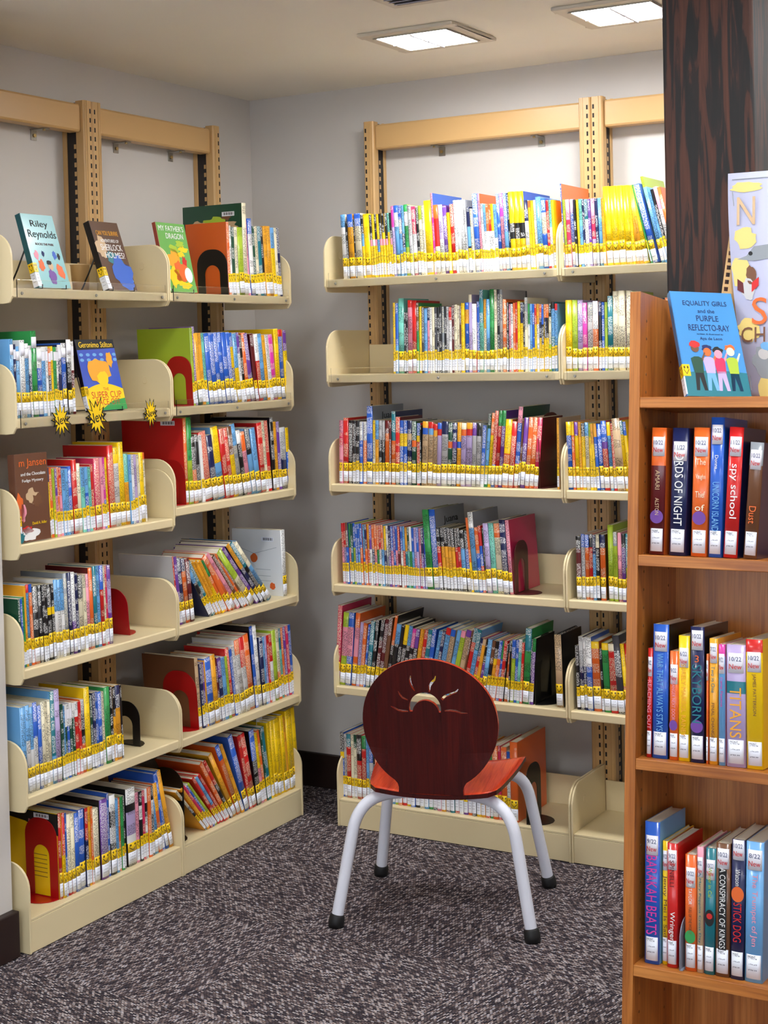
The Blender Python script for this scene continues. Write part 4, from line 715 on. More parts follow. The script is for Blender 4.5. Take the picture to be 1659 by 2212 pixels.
# teal book
t = display_book(lean_frame('m1', -1.367, 0.03, 17), 0.116, 0.196, 0.017, (126, 186, 190), 'teal picture-covered book propped face-out, leftmost on the top shelf', (30, 90, 100))
front_text(t, 'Riley', 0.058, 0.168, 0.062, 0.022, 'ink_black'); front_text(t, 'Reynolds', 0.06, 0.14, 0.10, 0.026, 'ink_black')
front_text(t, 'ROCKS THE PARK', 0.06, 0.116, 0.066, 0.006, 'ink_maroon' if MATS.get('ink_maroon') else flat('J').name)
for (cx, cz, c, rz, s) in ((0.03, 0.06, 'O', .016, 3), (0.094, 0.045, 'O', .02, 4), (0.02, 0.085, 'P', .012, 5), (0.06, 0.03, 'V', .02, 6), (0.085, 0.088, 'B', .012, 7), (0.045, 0.09, 'N', .008, 8), (0.1, 0.085, 'K', .009, 9)):
    flat(c); blob(t, 'cover_picture', ell(cx, cz, rz * .62, rz, jag=.5, seed=s), flat(c).name)
flat('U'); blob(t, 'cover_picture', ell(0.062, 0.058, 0.009, 0.011), flat('U').name); blob(t, 'cover_picture', ell(0.058, 0.067, 0.009, 0.006, jag=.3), 'ink_black', 0.0007)
wire_easel('m1', -1.375, 0.11, 'black wire easel holding the teal book, top left-wall shelf')
# brown book
t = display_book(lean_frame('m1', -1.103, 0.03, 19), 0.114, 0.196, 0.02, (92, 62, 44), 'brown and blue mystery book propped face-out, middle of the top shelf', (16, 12, 12))
for (cx, cz, rx, rz, c, s) in ((0.075, 0.05, .036, .045, 'B', 2), (0.09, 0.035, .02, .02, 'S', 3), (0.06, 0.09, .03, .02, 'T', 4), (0.02, 0.12, .02, .03, 'U', 5), (0.08, 0.068, .026, .012, 'N', 6)):
    blob(t, 'cover_picture', ell(cx, cz, rx, rz, jag=.5, seed=s), flat(c).name)
front_text(t, 'CAN YOU SURVIVE', 0.058, 0.163, 0.088, 0.013, 'ink_' + 'golden' if flat('G') else ''); front_text(t, 'ADVENTURES OF', 0.06, 0.141, 0.074, 0.009, flat('W').name)
front_text(t, 'SHERLOCK', 0.06, 0.122, 0.086, 0.018, flat('W').name); front_text(t, 'HOLMES?', 0.066, 0.1, 0.078, 0.017, flat('W').name)
wire_easel('m1', -1.108, 0.11, 'black wire easel holding the brown book, top left-wall shelf')
# green book
t = display_book(lean_frame('l1', -0.8515, 0.03, 12), 0.130, 0.20, 0.012, (104, 172, 84), 'green illustrated book leaning face-out behind the top divider', (150, 60, 40))
front_text(t, "MY FATHER'S", 0.064, 0.184, 0.112, 0.016, flat('W').name); front_text(t, 'DRAGON', 0.074, 0.162, 0.078, 0.016, flat('W').name)
for (cx, cz, rx, rz, c, s) in ((0.09, 0.14, .018, .01, 'Q', 1), (0.1, 0.125, .02, .008, 'Y', 2), (0.085, 0.11, .018, .008, 'Y', 3), (0.06, 0.125, .02, .012, 'Q', 4), (0.05, 0.09, .026, .03, 'G', 5), (0.075, 0.06, .03, .03, 'O', 6), (0.04, 0.045, .03, .03, 'Y', 7), (0.098, 0.085, .01, .02, 'R', 8), (0.085, 0.02, .03, .01, 'Y', 9)):
    blob(t, 'cover_picture', ell(cx, cz, rx, rz, jag=.6, seed=s), flat(c).name)
blob(t, 'cover_picture', ell(0.105, 0.05, .017, .022), flat('W').name, 0.0007)
wire_easel('l1', -0.856, 0.12, 'black wire easel behind the green illustrated book')
# stadium book
t = display_book(lean_frame('m2', -1.195, 0.03, 13), 0.150, 0.19, 0.012, (48, 84, 190), 'blue and yellow storybook propped face-out on the second shelf', (14, 16, 30))
blob(t, 'cover_picture', [(0, 0.162), (0.15, 0.166), (0.15, 0.19), (0, 0.19)], 'ink_black')
front_text(t, 'Geronimo Stilton', 0.076, 0.176, 0.132, 0.015, flat('Y').name)
blob(t, 'cover_picture', [(0, 0), (0.15, 0), (0.15, 0.03), (0.1, 0.024), (0.05, 0.003)], flat('E').name, 0.0008)
blob(t, 'cover_picture', [(0, 0)] + [(0.15 * k / 10, 0.055 + 0.016 * math.sin(math.pi * k / 10)) for k in range(11)] + [(0.15, 0)], flat('Y').name, 0.0005)
for k in range(12):
    blob(t, 'cover_picture', ell(0.012 + (k % 6) * 0.026, 0.135 + 0.014 * (k // 6), .008, .0045, 8), flat('S').name)
blob(t, 'cover_picture', ell(0.07, 0.105, .042, .036, jag=.4, seed=12), flat('G').name, 0.0007); blob(t, 'cover_picture', ell(0.078, 0.083, .022, .022, jag=.3, seed=13), flat('Y').name, 0.0010)
blob(t, 'cover_picture', ell(0.118, 0.135, .012, .02, jag=.4, seed=14), flat('G').name, 0.0010)
front_text(t, 'THE', 0.082, 0.056, 0.022, 0.008, flat('R').name); front_text(t, 'SUPER CUP', 0.08, 0.041, 0.118, 0.018, flat('R').name); front_text(t, 'FACE-OFF', 0.082, 0.022, 0.092, 0.016, flat('R').name)
wire_easel('m2', -1.2, 0.14, 'black wire easel holding the blue and yellow storybook')
# brown book at the left edge
t = display_book(row_frame('m3', -1.482, 0.012) @ T(0, 0, 0.001) @ RX(-RAD(2)), 0.112, 0.214, 0.022, (104, 66, 48), 'brown storybook facing out at the far left of the third shelf')
front_text(t, 'm Jansen', 0.06, 0.19, 0.094, 0.024, flat('O').name); front_text(t, 'and the Chocolate', 0.06, 0.165, 0.086, 0.008, flat('W').name); front_text(t, 'Fudge Mystery', 0.058, 0.148, 0.074, 0.009, flat('W').name)
for (cx, cz, rx, rz, c, s) in ((0.052, 0.11, .02, .018, 'U', 2), (0.07, 0.10, .016, .016, 'Z', 3), (0.012, 0.085, .012, .035, 'O', 4), (0.018, 0.07, .012, .02, 'P', 5), (0.04, 0.02, .03, .016, 'W', 6), (0.03, 0.03, .02, .01, 'R', 7), (0.01, 0.012, .01, .014, 'T', 8)):
    blob(t, 'cover_picture', ell(cx, cz, rx, rz, jag=.6, seed=s), flat(c).name)
front_text(t, 'David A. Adler', 0.074, 0.044, 0.05, 0.007, flat('Y').name)

# titles on a few side covers of the rows (lettering belongs to its book)
def side_text(key, i, body, y0, z0, w, h, mat):
    u, bw, bh, sb, ang, tt, M = LAST[(key, i)]
    if tt is None: return
    me = fit_text(body, w, h, mat, 0.0002)
    # left cover faces -x: lettering runs from the far edge (y=d) to the spine
    obj('title_lettering', me, tt, T(-0.0004, y0, z0) @ Matrix(((0, 0, -1, 0), (-1, 0, 0, 0), (0, 1, 0, 0), (0, 0, 0, 1))))
def right_text(key, i, body, y0, z0, w, h, mat):
    u, bw, bh, sb, ang, tt, M = LAST[(key, i)]
    if tt is None: return
    me = fit_text(body, w, h, mat, 0.0002)
    obj('title_lettering', me, tt, T(bw + 0.0004, y0, z0) @ Matrix(((0, 0, 1, 0), (1, 0, 0, 0), (0, 1, 0, 0), (0, 0, 0, 1))))
side_text('l1', 0, 'DOOM', 0.10, 0.175, 0.06, 0.02, 'ink_black')
right_text('b3', 7, 'Juana', 0.10, 0.200, 0.09, 0.026, 'ink_black')
def side_shape(key, i, name, pts, mat, off=0.0005):
    u, bw, bh, sb, ang, tt, M = LAST[(key, i)]
    if tt is None: return
    b = MB(); b.face([(-off, p[0], p[1]) for p in pts], mat); obj(name, b, tt).modifiers.new('thickness', 'SOLIDIFY').thickness = 0.0002
def rect(y0, y1, z0, z1): return [(y0, z0), (y1, z0), (y1, z1), (y0, z1)]
def barcode(key, i, y, z, w=.045, h=.013):
    side_shape(key, i, 'barcode_label', rect(y, y + w, z, z + h), 'white_paper', .0006)
    for k in range(9): side_shape(key, i, 'barcode_line', rect(y + .004 + k * (w - .008) / 9, y + .004 + (k + .35 + .3 * (k % 2)) * (w - .008) / 9, z + .003, z + h - .002), 'ink_black', .0009)
right_text('b4', 37, 'Juana', 0.10, 0.195, 0.09, 0.026, 'ink_black')
n4 = len(ROWS['l4'].split(';')) - 1
side_shape('l4', n4, 'cover_picture', ell(.105, .115, .013, .014, jag=.15, seed=2), flat('O').name); side_shape('l4', n4, 'cover_picture', ell(.04, .03, .010, .011, jag=.3, seed=3), flat('O').name)
for (y0, y1, z) in ((.045, .10, .080), (.045, .10, .060), (.045, .10, .045)): side_shape('l4', n4, 'cover_line', rect(y0, y1, z, z + .0009), flat('X').name)
side_shape('l4', n4, 'cover_line', [(.105, .128), (.105, .129), (.17, .150), (.17, .149)], flat('X').name); side_shape('l4', n4, 'cover_line', [(.105, .128), (.02, .150), (.02, .151), (.105, .129)], flat('X').name)
barcode('l4', n4, .03, .168)
side_shape('l5', 0, 'cover_picture', ell(.10, .125, .04, .022, jag=.3, seed=5), flat('F').name); side_shape('l5', 0, 'cover_picture', rect(.075, .105, .085, .108), flat('S').name, .0008); side_shape('l5', 0, 'cover_picture', rect(.05, .12, .02, .055), flat('U').name); barcode('l5', 0, .03, .175)
h6 = LAST[('m6', 0)][2]
side_shape('m6', 0, 'cover_picture', [(.0, h6 - .001), (.2, h6 - .001), (.2, h6 - .02), (.11, h6 - .03), (.05, h6 - .05), (.0, h6 - .055)], flat('K').name)
side_text('m6', 0, 'JUSTICE', .075, h6 - .028, .05, .011, flat('P').name); side_text('m6', 0, 'LEAGUE', .075, h6 - .041, .05, .011, flat('P').name); barcode('m6', 0, .03, h6 - .017, .05, .012)
for k in range(6): side_shape('m6', 0, 'cover_line', rect(.04, .09, .105 - k * .011, .1065 - k * .011), flat('Z').name)
for k in range(12): side_shape('l2', 0, 'cover_line', rect(.01, .13, .185 - k * .010, .1862 - k * .010), flat('F').name)
barcode('l2', 0, .03, .198); barcode('l3', 0, .03, .222, .05)
for (y, z, a, c_, g, sd) in ((.05, .21, .03, .012, 'U', 1), (.10, .225, .035, .012, 'Q', 2), (.16, .215, .03, .014, 'U', 3), (.09, .19, .03, .012, 'E', 4), (.15, .18, .035, .02, 'Q', 6), (.06, .235, .02, .01, 'Z', 7)): side_shape('l1', 5, 'cover_picture', ell(y, z, a, c_, jag=.7, seed=sd), flat(g).name)
barcode('l1', 5, .03, .238); barcode('l1', 0, .02, .198, .04)
for k in range(8): side_shape('l1', 0, 'cover_line', rect(.105, .125, .14 - k * .009, .144 - k * .009), flat('I').name)

# ------------------------------------------------------------------ starburst signs on the second shelf's lip
def starburst(u, lab, s=1.0, rot=0.0):
    M = T(DEP + 0.0062, u, SHELF_Z['m2'] + 0.014) @ RZ(RAD(90)) @ RY(rot)
    t = thing('starburst_sign', lab, 'sign', M, 'yellow starburst signs on the second shelf')
    r_ = random.Random(int(abs(u) * 1000)); n = 13
    def star(k, jag): return [((k * (0.030 if q % 2 == 0 else 0.0165) * (1 + jag[q])) * math.cos(math.pi * q / n + .2), (k * (0.034 if q % 2 == 0 else 0.018) * (1 + jag[q])) * math.sin(math.pi * q / n + .2)) for q in range(2 * n)]
    jag = [r_.uniform(-.18, .2) for _ in range(2 * n)]
    for nm, k, y0, y1, mt in (('black_backing', 1.26 * s, 0.0, 0.001, 'black_enamel'), ('yellow_star', s, -0.001, 0.0, flat('Y').name)):
        b = MB(); dx = 0.0012 if nm[0] == 'b' else 0
        b.prism([(p[0] + dx, p[1] - dx) for p in star(k, jag)], 'y', y0, y1, mt); obj(nm, b, t)
    me = fit_text('New', 0.050 * s, 0.022 * s, 'ink_black', 0.0003); obj('lettering', me, t, T(0, -0.0014, 0) @ RY(RAD(-12)) @ TXT)
starburst(-1.3435, 'yellow New starburst sign, leftmost of three on the shelf lip')
starburst(-1.2104, 'largest yellow New starburst sign, below the face-out storybook', 1.22)
starburst(-0.9915, 'smallest yellow New starburst sign, near the divider', 0.86)
# note tag hanging under the fifth corner shelf, socket plate on the wall
b = MB(); b.box(0, 0.0012, 0, 0.03, -0.05, 0, 'white_paper'); o = obj('paper_tag', b, M=T(0.27, -0.44, SHELF_Z['l5'] - 0.0005)); o['label'] = 'small white paper tag hanging under the fifth corner shelf'; o['category'] = 'tag'

# ------------------------------------------------------------------ chair
CHM = T(1.089, -0.767, 0) @ RZ(math.atan2(0.261, 0.965))
chair = thing('chair', 'small red wooden chair with a round sun-cut backrest and white tube legs', 'chair', CHM)
def fillet(pts, r, n=7):
    P = [Vector(p) for p in pts]; out = [P[0]]
    for a, c, b_ in zip(P, P[1:], P[2:]):
        d1, d2 = (a - c), (b_ - c); q = min(r, d1.length * .48, d2.length * .48)
        s, e = c + d1.normalized() * q, c + d2.normalized() * q
        for k in range(n + 1):
            t_ = k / n; out.append((1 - t_) ** 2 * s + 2 * t_ * (1 - t_) * c + t_ ** 2 * e)
    out.append(P[-1]); return out
for s, nm in ((-1, 'left'), (1, 'right')):
    path = fillet([(s * .248, -.19, .006), (s * .192, -.147, .318), (s * .012, -.058, .322), (s * .180, .128, .330), (s * .232, .19, .006)], .085, 10)
    # split into rear leg, seat rail and front leg so each leg is its own part
    n = len(path); i1 = next(i for i, p in enumerate(path) if p.z > .24) ; i2 = n - 1 - next(i for i, p in enumerate(reversed(path)) if p.z > .24)
    for pn, (j0, j1) in (('leg', (0, i1 + 1)), ('seat_rail', (i1, i2 + 1)), ('leg', (i2, n))):
        seg = path[j0:j1]
        b = MB(); b.tube(path, 0.0150, 'chair_tube', 20, cap=False, sub=(j0, j1)); o = obj(pn, b, chair)
        if pn == 'leg':
            e = seg[0] if seg[0].z < 0.1 else seg[-1]; d_ = (seg[1] - seg[0]).normalized() if seg[0].z < .1 else (seg[-2] - seg[-1]).normalized()
            q = MB(); q.tube([e + d_ * 0.026, e + d_ * 0.022, e + d_ * 0.006, Vector((e.x, e.y, 0.0))], [0.0162, 0.0190, 0.0202, 0.0190], 'rubber', 20); obj('rubber_foot', q, o)
# seat: moulded sheet, dished, rolled front
sb_ = MB(); nx, ny = 16, 14; TH = 0.011
def seat_pt(i, j, lo):
    v = j / ny; y = -0.175 + v * 0.33
    wy = 0.158 + 0.032 * math.sin(min(1, v * 1.25) * math.pi / 2) - (0.02 * max(0, (v - .85) / .15) ** 2)
    if v < 0.12: wy -= 0.016 * (1 - v / 0.12) ** 2
    s = i / nx * 2 - 1; x = s * wy
    z = 0.340 + 0.020 * (abs(s) ** 2.2) * (0.55 + 0.45 * v) + 0.012 * math.sin(v * math.pi * .5) - 0.022 * max(0, (v - .8) / .2) ** 2 - (TH if lo else 0)
    return (x, y, z)
for lo in (0, 1):
    for i in range(nx):
        for j in range(ny):
            q = [seat_pt(i, j, lo), seat_pt(i + 1, j, lo), seat_pt(i + 1, j + 1, lo), seat_pt(i, j + 1, lo)]
            sb_.face(q if not lo else q[::-1], 'red_wood', smooth=True)
per = [(i, 0) for i in range(nx)] + [(nx, j) for j in range(ny)] + [(i, ny) for i in range(nx, 0, -1)] + [(0, j) for j in range(ny, 0, -1)]
for a, c in zip(per, per[1:] + per[:1]): sb_.face([seat_pt(*a, 1), seat_pt(*c, 1), seat_pt(*c, 0), seat_pt(*a, 0)], 'shaded_maroon_wood')
obj('seat', sb_, chair)
# backrest: disc with a stem and the sun cut right through
CXY = lambda px, py: ((680 + px / 2.37 - 925) / 887.0, (1571 - (1400 + py / 2.37)) / 887.0)
RXd, RZd = 0.171, 0.167
outer = []
a0 = RAD(-62)
for k in range(61):
    a = a0 + (2 * math.pi - 2 * (math.pi / 2 + a0)) * k / 60 if False else RAD(-58) + RAD(296) * k / 60
    outer.append((RXd * math.cos(a), RZd * math.sin(a)))
# stem below (left side first because the arc ends at the lower left)
outer += [(-0.083, -0.150), (-0.080, -0.160), (-0.081, -0.174), (0.083, -0.174), (0.082, -0.160), (0.085, -0.150)]
cx1, cz1 = CXY(570, 314); cx2, cz2 = CXY(573, 342)
R1, R2 = 84 / 2.37 / 887, 70 / 2.37 / 887
o1 = arc(cx1, cz1, R1, RAD(-14), RAD(194), 28)
o2 = arc(cx2, cz2, R2, RAD(172), RAD(8), 24)
crescent = o1 + o2
def ray_hole(pix, wpx):
    P = [Vector(CXY(*p)).to_3d() if False else Vector((CXY(*p)[0], CXY(*p)[1], 0)) for p in pix]
    L_, R_ = [], []
    for i, p in enumerate(P):
        t_ = (P[min(i + 1, len(P) - 1)] - P[max(0, i - 1)]).normalized(); nrm = Vector((-t_.y, t_.x, 0)); w_ = wpx[i] / 2.37 / 887 / 2 + 0.0004
        L_.append((p + nrm * w_)[:2]); R_.append((p - nrm * w_)[:2])
    return L_ + R_[::-1]
holes = [crescent,
         ray_hole([(500, 143), (497, 165), (500, 185), (508, 205), (519, 223)], [2, 8, 9, 8, 3]),
         ray_hole([(633, 140), (627, 160), (610, 178), (600, 195), (597, 224)], [2, 9, 12, 11, 4]),
         ray_hole([(747, 209), (735, 224), (708, 234), (680, 245), (660, 263)], [2, 8, 9, 12, 12]),
         ray_hole([(430, 230), (438, 246), (452, 262), (466, 268), (480, 273)], [2, 7, 8, 6, 3]),
         ray_hole([(386, 313), (405, 320), (425, 330), (450, 334), (480, 333)], [2, 7, 8, 9, 5]),
         ray_hole([(672, 323), (700, 320), (730, 324), (758, 334), (790, 336)], [5, 8, 8, 7, 2])]
me = shape_mesh('backrest', outer, holes, 0.011, 'shaded_maroon_wood')
me.materials.append(MATS['red_wood'])
bm = bmesh.new(); bm.from_mesh(me)
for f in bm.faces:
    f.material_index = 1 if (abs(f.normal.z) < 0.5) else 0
# slice for bending
for k in range(-9, 10):
    g = bm.verts[:] + bm.edges[:] + bm.faces[:]
    bmesh.ops.bisect_plane(bm, geom=g, plane_co=(k * 0.018 + 0.001, 0, 0), plane_no=(1, 0, 0))
for v in bm.verts:
    x, y, z = v.co
    k_ = max(0.0, min(1.0, (y + 0.17) / 0.1))
    v.co = Vector((x, z - 0.0 + k_ * 0.75 * x * x, y))
bm.normal_update(); bm.to_mesh(me); bm.free()
obj('backrest', me, chair, T(0, -0.187, 0.516) @ RX(RAD(5)), bevel=0.0012)

# ------------------------------------------------------------------ timber post
b = MB(); b.box(1.872, 2.056, -1.25, -1.07, 0, CEIL, 'rough_timber')
o = obj('timber_post', b, bevel=0.006); o['label'] = 'dark rough-sawn timber post from floor to ceiling behind the oak bookcase'; o['category'] = 'post'

# ------------------------------------------------------------------ oak display bookcase (leans back slightly)
OE, OB, OU = Vector((1.0, 0.012, 0.0)).normalized(), Vector((-0.012, 0.996, -0.091)), Vector((-0.001, 0.091, 0.996))
OE = OE.normalized(); OU = (OU - OE * OU.dot(OE)).normalized(); OB = OU.cross(OE)
OO = Vector((1.933, -1.619, 1.531))
OM = Matrix(((OE.x, OB.x, OU.x, OO.x), (OE.y, OB.y, OU.y, OO.y), (OE.z, OB.z, OU.z, OO.z), (0, 0, 0, 1)))
oak = thing('bookcase', 'sloping oak display bookcase in the right foreground', 'bookcase', OM)
OW, OD, OHT, TK = 0.92, 0.22, 1.535, 0.0195
for x0, nm in ((0, 'side_panel'), (OW - TK, 'side_panel')):
    o_mb = MB(); o_mb.box(x0, x0 + TK, 0, OD, -OHT + 0.004, 0, 'oak')
    xi = x0 + TK if x0 == 0 else x0
    q = o_mb
    for y in (0.034, OD - 0.05):
        z = -0.05
        while z > -OHT + .1:
            dr = 1 if x0 == 0 else -1
            q.tube([(xi - dr * 0.001, y, z), (xi + dr * 0.0006, y, z)], 0.003, 'peg_hole', 8); z -= 0.032
    obj(nm, q, oak, bevel=0.0012)
b = MB(); b.box(TK, OW - TK, OD - 0.006, OD, -OHT + 0.03, 0, 'oak'); obj('back_panel', b, oak)
SH = [0.1882, 0.4669, 0.8215, 1.1760]
for s in SH + [1.49]:
    b = MB(); b.box(TK, OW - TK, 0.001, OD - 0.006, -s - TK, -s, 'oak_flat'); obj('shelf_board', b, oak, bevel=0.0012)
SPT = Matrix(((0, 1, 0, 0), (0, 0, -1, 0), (-1, 0, 0, 0), (0, 0, 0, 1)))
LBL = {}
def oak_book(row, a0, a1, h, lean, spec, cover, label, texts=(), y=0.02, new=True, dark=False, newz=None, d=0.145, extra=()):
    s = SH[row]; w = a1 - a0 - 0.0006
    M = OM @ T(a0, y, -s + 0.0005) @ (RY(RAD(lean)) if lean <= 0 else T(w, 0, 0) @ RY(RAD(lean)) @ T(-w, 0, 0))
    c, p = book_meshes(w, h, d, spec, cover, rnd, False)
    c.mrk = [(m[0], m[1], m[2], 0.0) for m in c.mrk]
    t = thing('book', label, 'book', M, 'new books on the oak bookcase')
    obj('cover', c, t); obj('page_block', p, t)
    o = obj('call_number_label', wrap(w, 0.006, 0.046, 'label_paper', 0.8), t); solidify(o)
    obj('label_lettering', fit_text('MONT', w * .42, 0.0035, 'ink_black' if False else 'ink_grey' if flat('D') and False else flat('D').name, 0.0001), t, T(w * .42, -0.0016, 0.0425) @ TXT)
    if new:
        nz = newz or h * 0.86
        o = obj('date_label', wrap(w, nz - 0.019, nz + 0.015, 'new_label', 0.8), t); solidify(o)
        obj('label_lettering', fit_text('New', w * .66, 0.0085, flat('R').name, 0.0001), t, T(w * .5, -0.0016, nz - 0.008) @ TXT)
        obj('label_lettering', fit_text(new if isinstance(new, str) else '10/22', w * .62, 0.0075, flat('N').name, 0.0001), t, T(w * .5, -0.0016, nz + 0.005) @ TXT)
    for (body, zc, ln, hh, mt) in texts:
        me = fit_text(body, ln, hh, flat(mt).name, 0.00015); obj('title_lettering', me, t, T(w * .5, -0.0013, zc) @ SPT)
    for e in extra: e(t, w, h)
    return t
def disc(cz, r, mt, off=0.0014): 
    def f(t, w, h):
        b = MB(); b.face([(w / 2 + min(r, w * .46) * math.cos(2 * math.pi * k / 20), -off, cz + r * math.sin(2 * math.pi * k / 20)) for k in range(20)], flat(mt).name); obj('spine_emblem', b, t)
    return f
# first shelf of books
oak_book(1, .0324, .0600, .2245, .9, 'O3J', 'O', 'brown-orange hardcover with a purple emblem, first on the oak upper book shelf', [('AMARI', .132, .034, .008, 'U'), ('ALSTON', .085, .03, .007, 'U')], new='10/22', extra=[disc(.067, .012, 'V')])
oak_book(1, .0690, .0995, .2240, 1.3, 'N', 'N', 'navy hardcover lettered in white, second on the oak upper book shelf', [('LORDS OF NIGHT', .120, .135, .015, 'W')], new='11/22', newz=.185)
oak_book(1, .1084, .1376, .2250, 1.1, 'O', 'O', 'orange striped hardcover with a small purple emblem, oak upper book shelf', [], new='10/22', extra=[disc(.067, .012, 'V')] + [(lambda q: (lambda t, w, h: obj('title_lettering', fit_text(q[0], w * .6, .011, flat('I').name, .00015), t, T(w * .52, -0.0013, q[1]) @ TXT)))(q) for q in (('The', .165), ('Vaughn', .138), ('Thief', .108), ('of', .085))])
oak_book(1, .1398, .1640, .2430, .9, 'B', 'B', 'tall blue hardcover rising above its neighbours, oak upper book shelf', [('UNICORN ISLAND', .088, .085, .012, 'S'), ('Donna', .165, .024, .006, 'W')], new='10/22', newz=.215)
oak_book(1, .1660, .1915, .2260, 2.6, 'R', 'N', 'red hardcover with white lower-case title, navy back cover, oak shelf', [('spy school', .115, .094, .016, 'W')], new='11/22')
oak_book(1, .2010, .2250, .2000, 3.4, 'X2Z', 'N', 'grey and brown hardcover at the cropped edge of the oak upper shelf', [('Dust', .075, .03, .012, 'O')], new='10/22')
# second
oak_book(2, .0322, .0418, .1900, .3, 'R', 'J', 'slim dark red paperback, first on the oak middle shelf', [('REACHING OUT', .092, .085, .0065, 'P')], new='9/22', newz=.160)
oak_book(2, .0423, .0712, .2330, 0, 'B', 'K', 'tall grey-blue hardcover with a large date label, oak middle shelf', [('WAR THAT ALWAYS STAYS', .115, .135, .0115, 'S')], new='10/22', newz=.205)
oak_book(2, .0735, .0900, .1880, -.2, 'O', 'O', 'salmon orange paperback with a purple emblem, oak middle shelf', [('STRANGER NEXT DOOR', .105, .072, .006, 'P')], new='9/22', newz=.150, extra=[disc(.06, .009, 'V')])
oak_book(2, .0902, .1105, .2160, -.5, 'Y', 'Y', 'pale yellow hardcover with thin lettering, oak middle shelf', [('SURELY MARISOL RAINEY', .105, .125, .008, 'G')], new='6/22', newz=.180)
oak_book(2, .1117, .1368, .2330, -.5, 'N', 'K', 'deep blue hardcover with a 3 and large turquoise title, oak shelf', [('SKYBORN', .118, .10, .0165, 'T')], new='10/22', newz=.212, extra=[disc(.062, .011, 'V'), lambda t, w, h: obj('title_lettering', fit_text('3', w * .3, .012, flat('O').name, .00015), t, T(w * .5, -0.0013, .178) @ TXT)])
oak_book(2, .1400, .1440, .1880, -.3, 'O', 'O', 'very slim orange spine between the deep blue and golden books')
oak_book(2, .1445, .1602, .2150, -.3, 'G', 'G', 'golden paperback with a turquoise title, oak middle shelf', [('FINAL CHANGE', .075, .06, .005, 'Z'), ('Two in One', .145, .045, .006, 'T')], new='7/22', newz=.192)
oak_book(2, .1616, .1738, .2060, -.6, 'M1S', 'P', 'slim pink-topped pale blue paperback, oak middle shelf', [('Camp Famous', .125, .05, .005, 'M')], new='9/22', newz=.175)
oak_book(2, .1755, .2092, .2070, -.6, 'L3T1L', 'L', 'wide dusty purple hardcover with gold capitals, oak middle shelf', [('TITANS', .092, .085, .02, 'G')], new='10/22', newz=.178)
oak_book(2, .2105, .2400, .2180, -1.0, 'R1Y', 'Y', 'bright yellow hardcover with red top at the cropped edge, oak shelf', [('JAMES PATTERSON', .125, .07, .007, 'Z')], new='10/22', newz=.182)
# third
oak_book(3, .0325, .0600, .2430, -.4, 'B', 'S', 'tall blue hardcover lettered in magenta, first on the lowest oak shelf', [('BARAKAH BEATS', .118, .135, .019, 'M')], new='9/22', newz=.205)
oak_book(3, .0614, .0728, .2110, -.4, 'Y', 'Y', 'slim yellow paperback half hidden behind a red one, oak shelf', [('Jenny Mei Is Sad', .10, .105, .0075, 'Z')], new='9/22', newz=.180, y=.03)
oak_book(3, .0733, .0925, .2110, -.4, 'R', 'R', 'red-orange hardcover with white title, lowest oak shelf', [('SPINELLI', .16, .045, .008, 'J'), ('Wringer', .07, .05, .011, 'W')], new='9/22', newz=.185)
oak_book(3, .1053, .1260, .1960, -.4, 'O', 'O', 'orange paperback with a round green emblem, lowest oak shelf', [('D. D. TAYLOR', .135, .045, .006, 'W'), ('FULL OF THE WORLD', .085, .045, .005, 'Z')], new='10/22', newz=.160, extra=[disc(.058, .011, 'E')])
oak_book(3, .1265, .1385, .2120, -.4, 'P2U', 'P', 'slim peach paperback with pink top, lowest oak shelf', [('A Mary Poppins Cross Day', .11, .12, .005, 'T')], new='8/22', newz=.18)
oak_book(3, .1388, .1575, .2120, .5, 'T', 'T', 'teal paperback with a dark figure on its spine, lowest oak shelf', [('Winter in Cal', .155, .05, .006, 'Q')], new='10/22', newz=.178, extra=[disc(.095, .014, 'K'), disc(.098, .005, 'R', .0018)])
oak_book(3, .1581, .1838, .2230, .1, 'Z', 'Z', 'brown hardcover with black title stripe, lowest oak shelf', [('A CONSPIRACY OF KINGS', .115, .135, .010, 'W')], new='10/22', newz=.200,
         extra=[lambda t, w, h: blob(t, 'title_stripe', [(w * .22, .045), (w * .78, .045), (w * .78, .18), (w * .22, .18)], 'ink_black', .0009)])
oak_book(3, .1842, .2084, .2330, .4, 'N', 'K', 'black hardcover with orange round emblem and pink title, oak shelf', [('Watson', .17, .028, .008, 'W'), ('STICK DOG', .095, .065, .014, 'R')], new='10/22', newz=.218, extra=[disc(.142, .013, 'O')])
oak_book(3, .2090, .2400, .2330, .4, 'S', 'S', 'pale blue hardcover with pink script at the cropped edge, oak shelf', [('The Trumpet of Jen', .12, .12, .012, 'P')], new='8/22', newz=.205)
# grey arched bookend among them
M = OM @ T(.0990, .012, -SH[3] + .0006)
t = thing('bookend', 'grey-blue arched bookend between red and orange books, lowest oak shelf', 'bookend', M)
me = shape_mesh('upright_plate', [(0, 0), (.1, 0)] + arc(.066, .051, .034, 0, math.pi / 2, 8) + arc(.034, .051, .034, math.pi / 2, math.pi, 8), [], .0015, 'grey_enamel')
obj('upright_plate', me, t, Matrix(((0, 0, 1, 0), (1, 0, 0, 0), (0, 1, 0, 0), (0, 0, 0, 1))))
b = MB(); b.box(0.0010, 0.0056, 0, .08, 0, .0012, 'grey_enamel'); obj('base_plate', b, t)
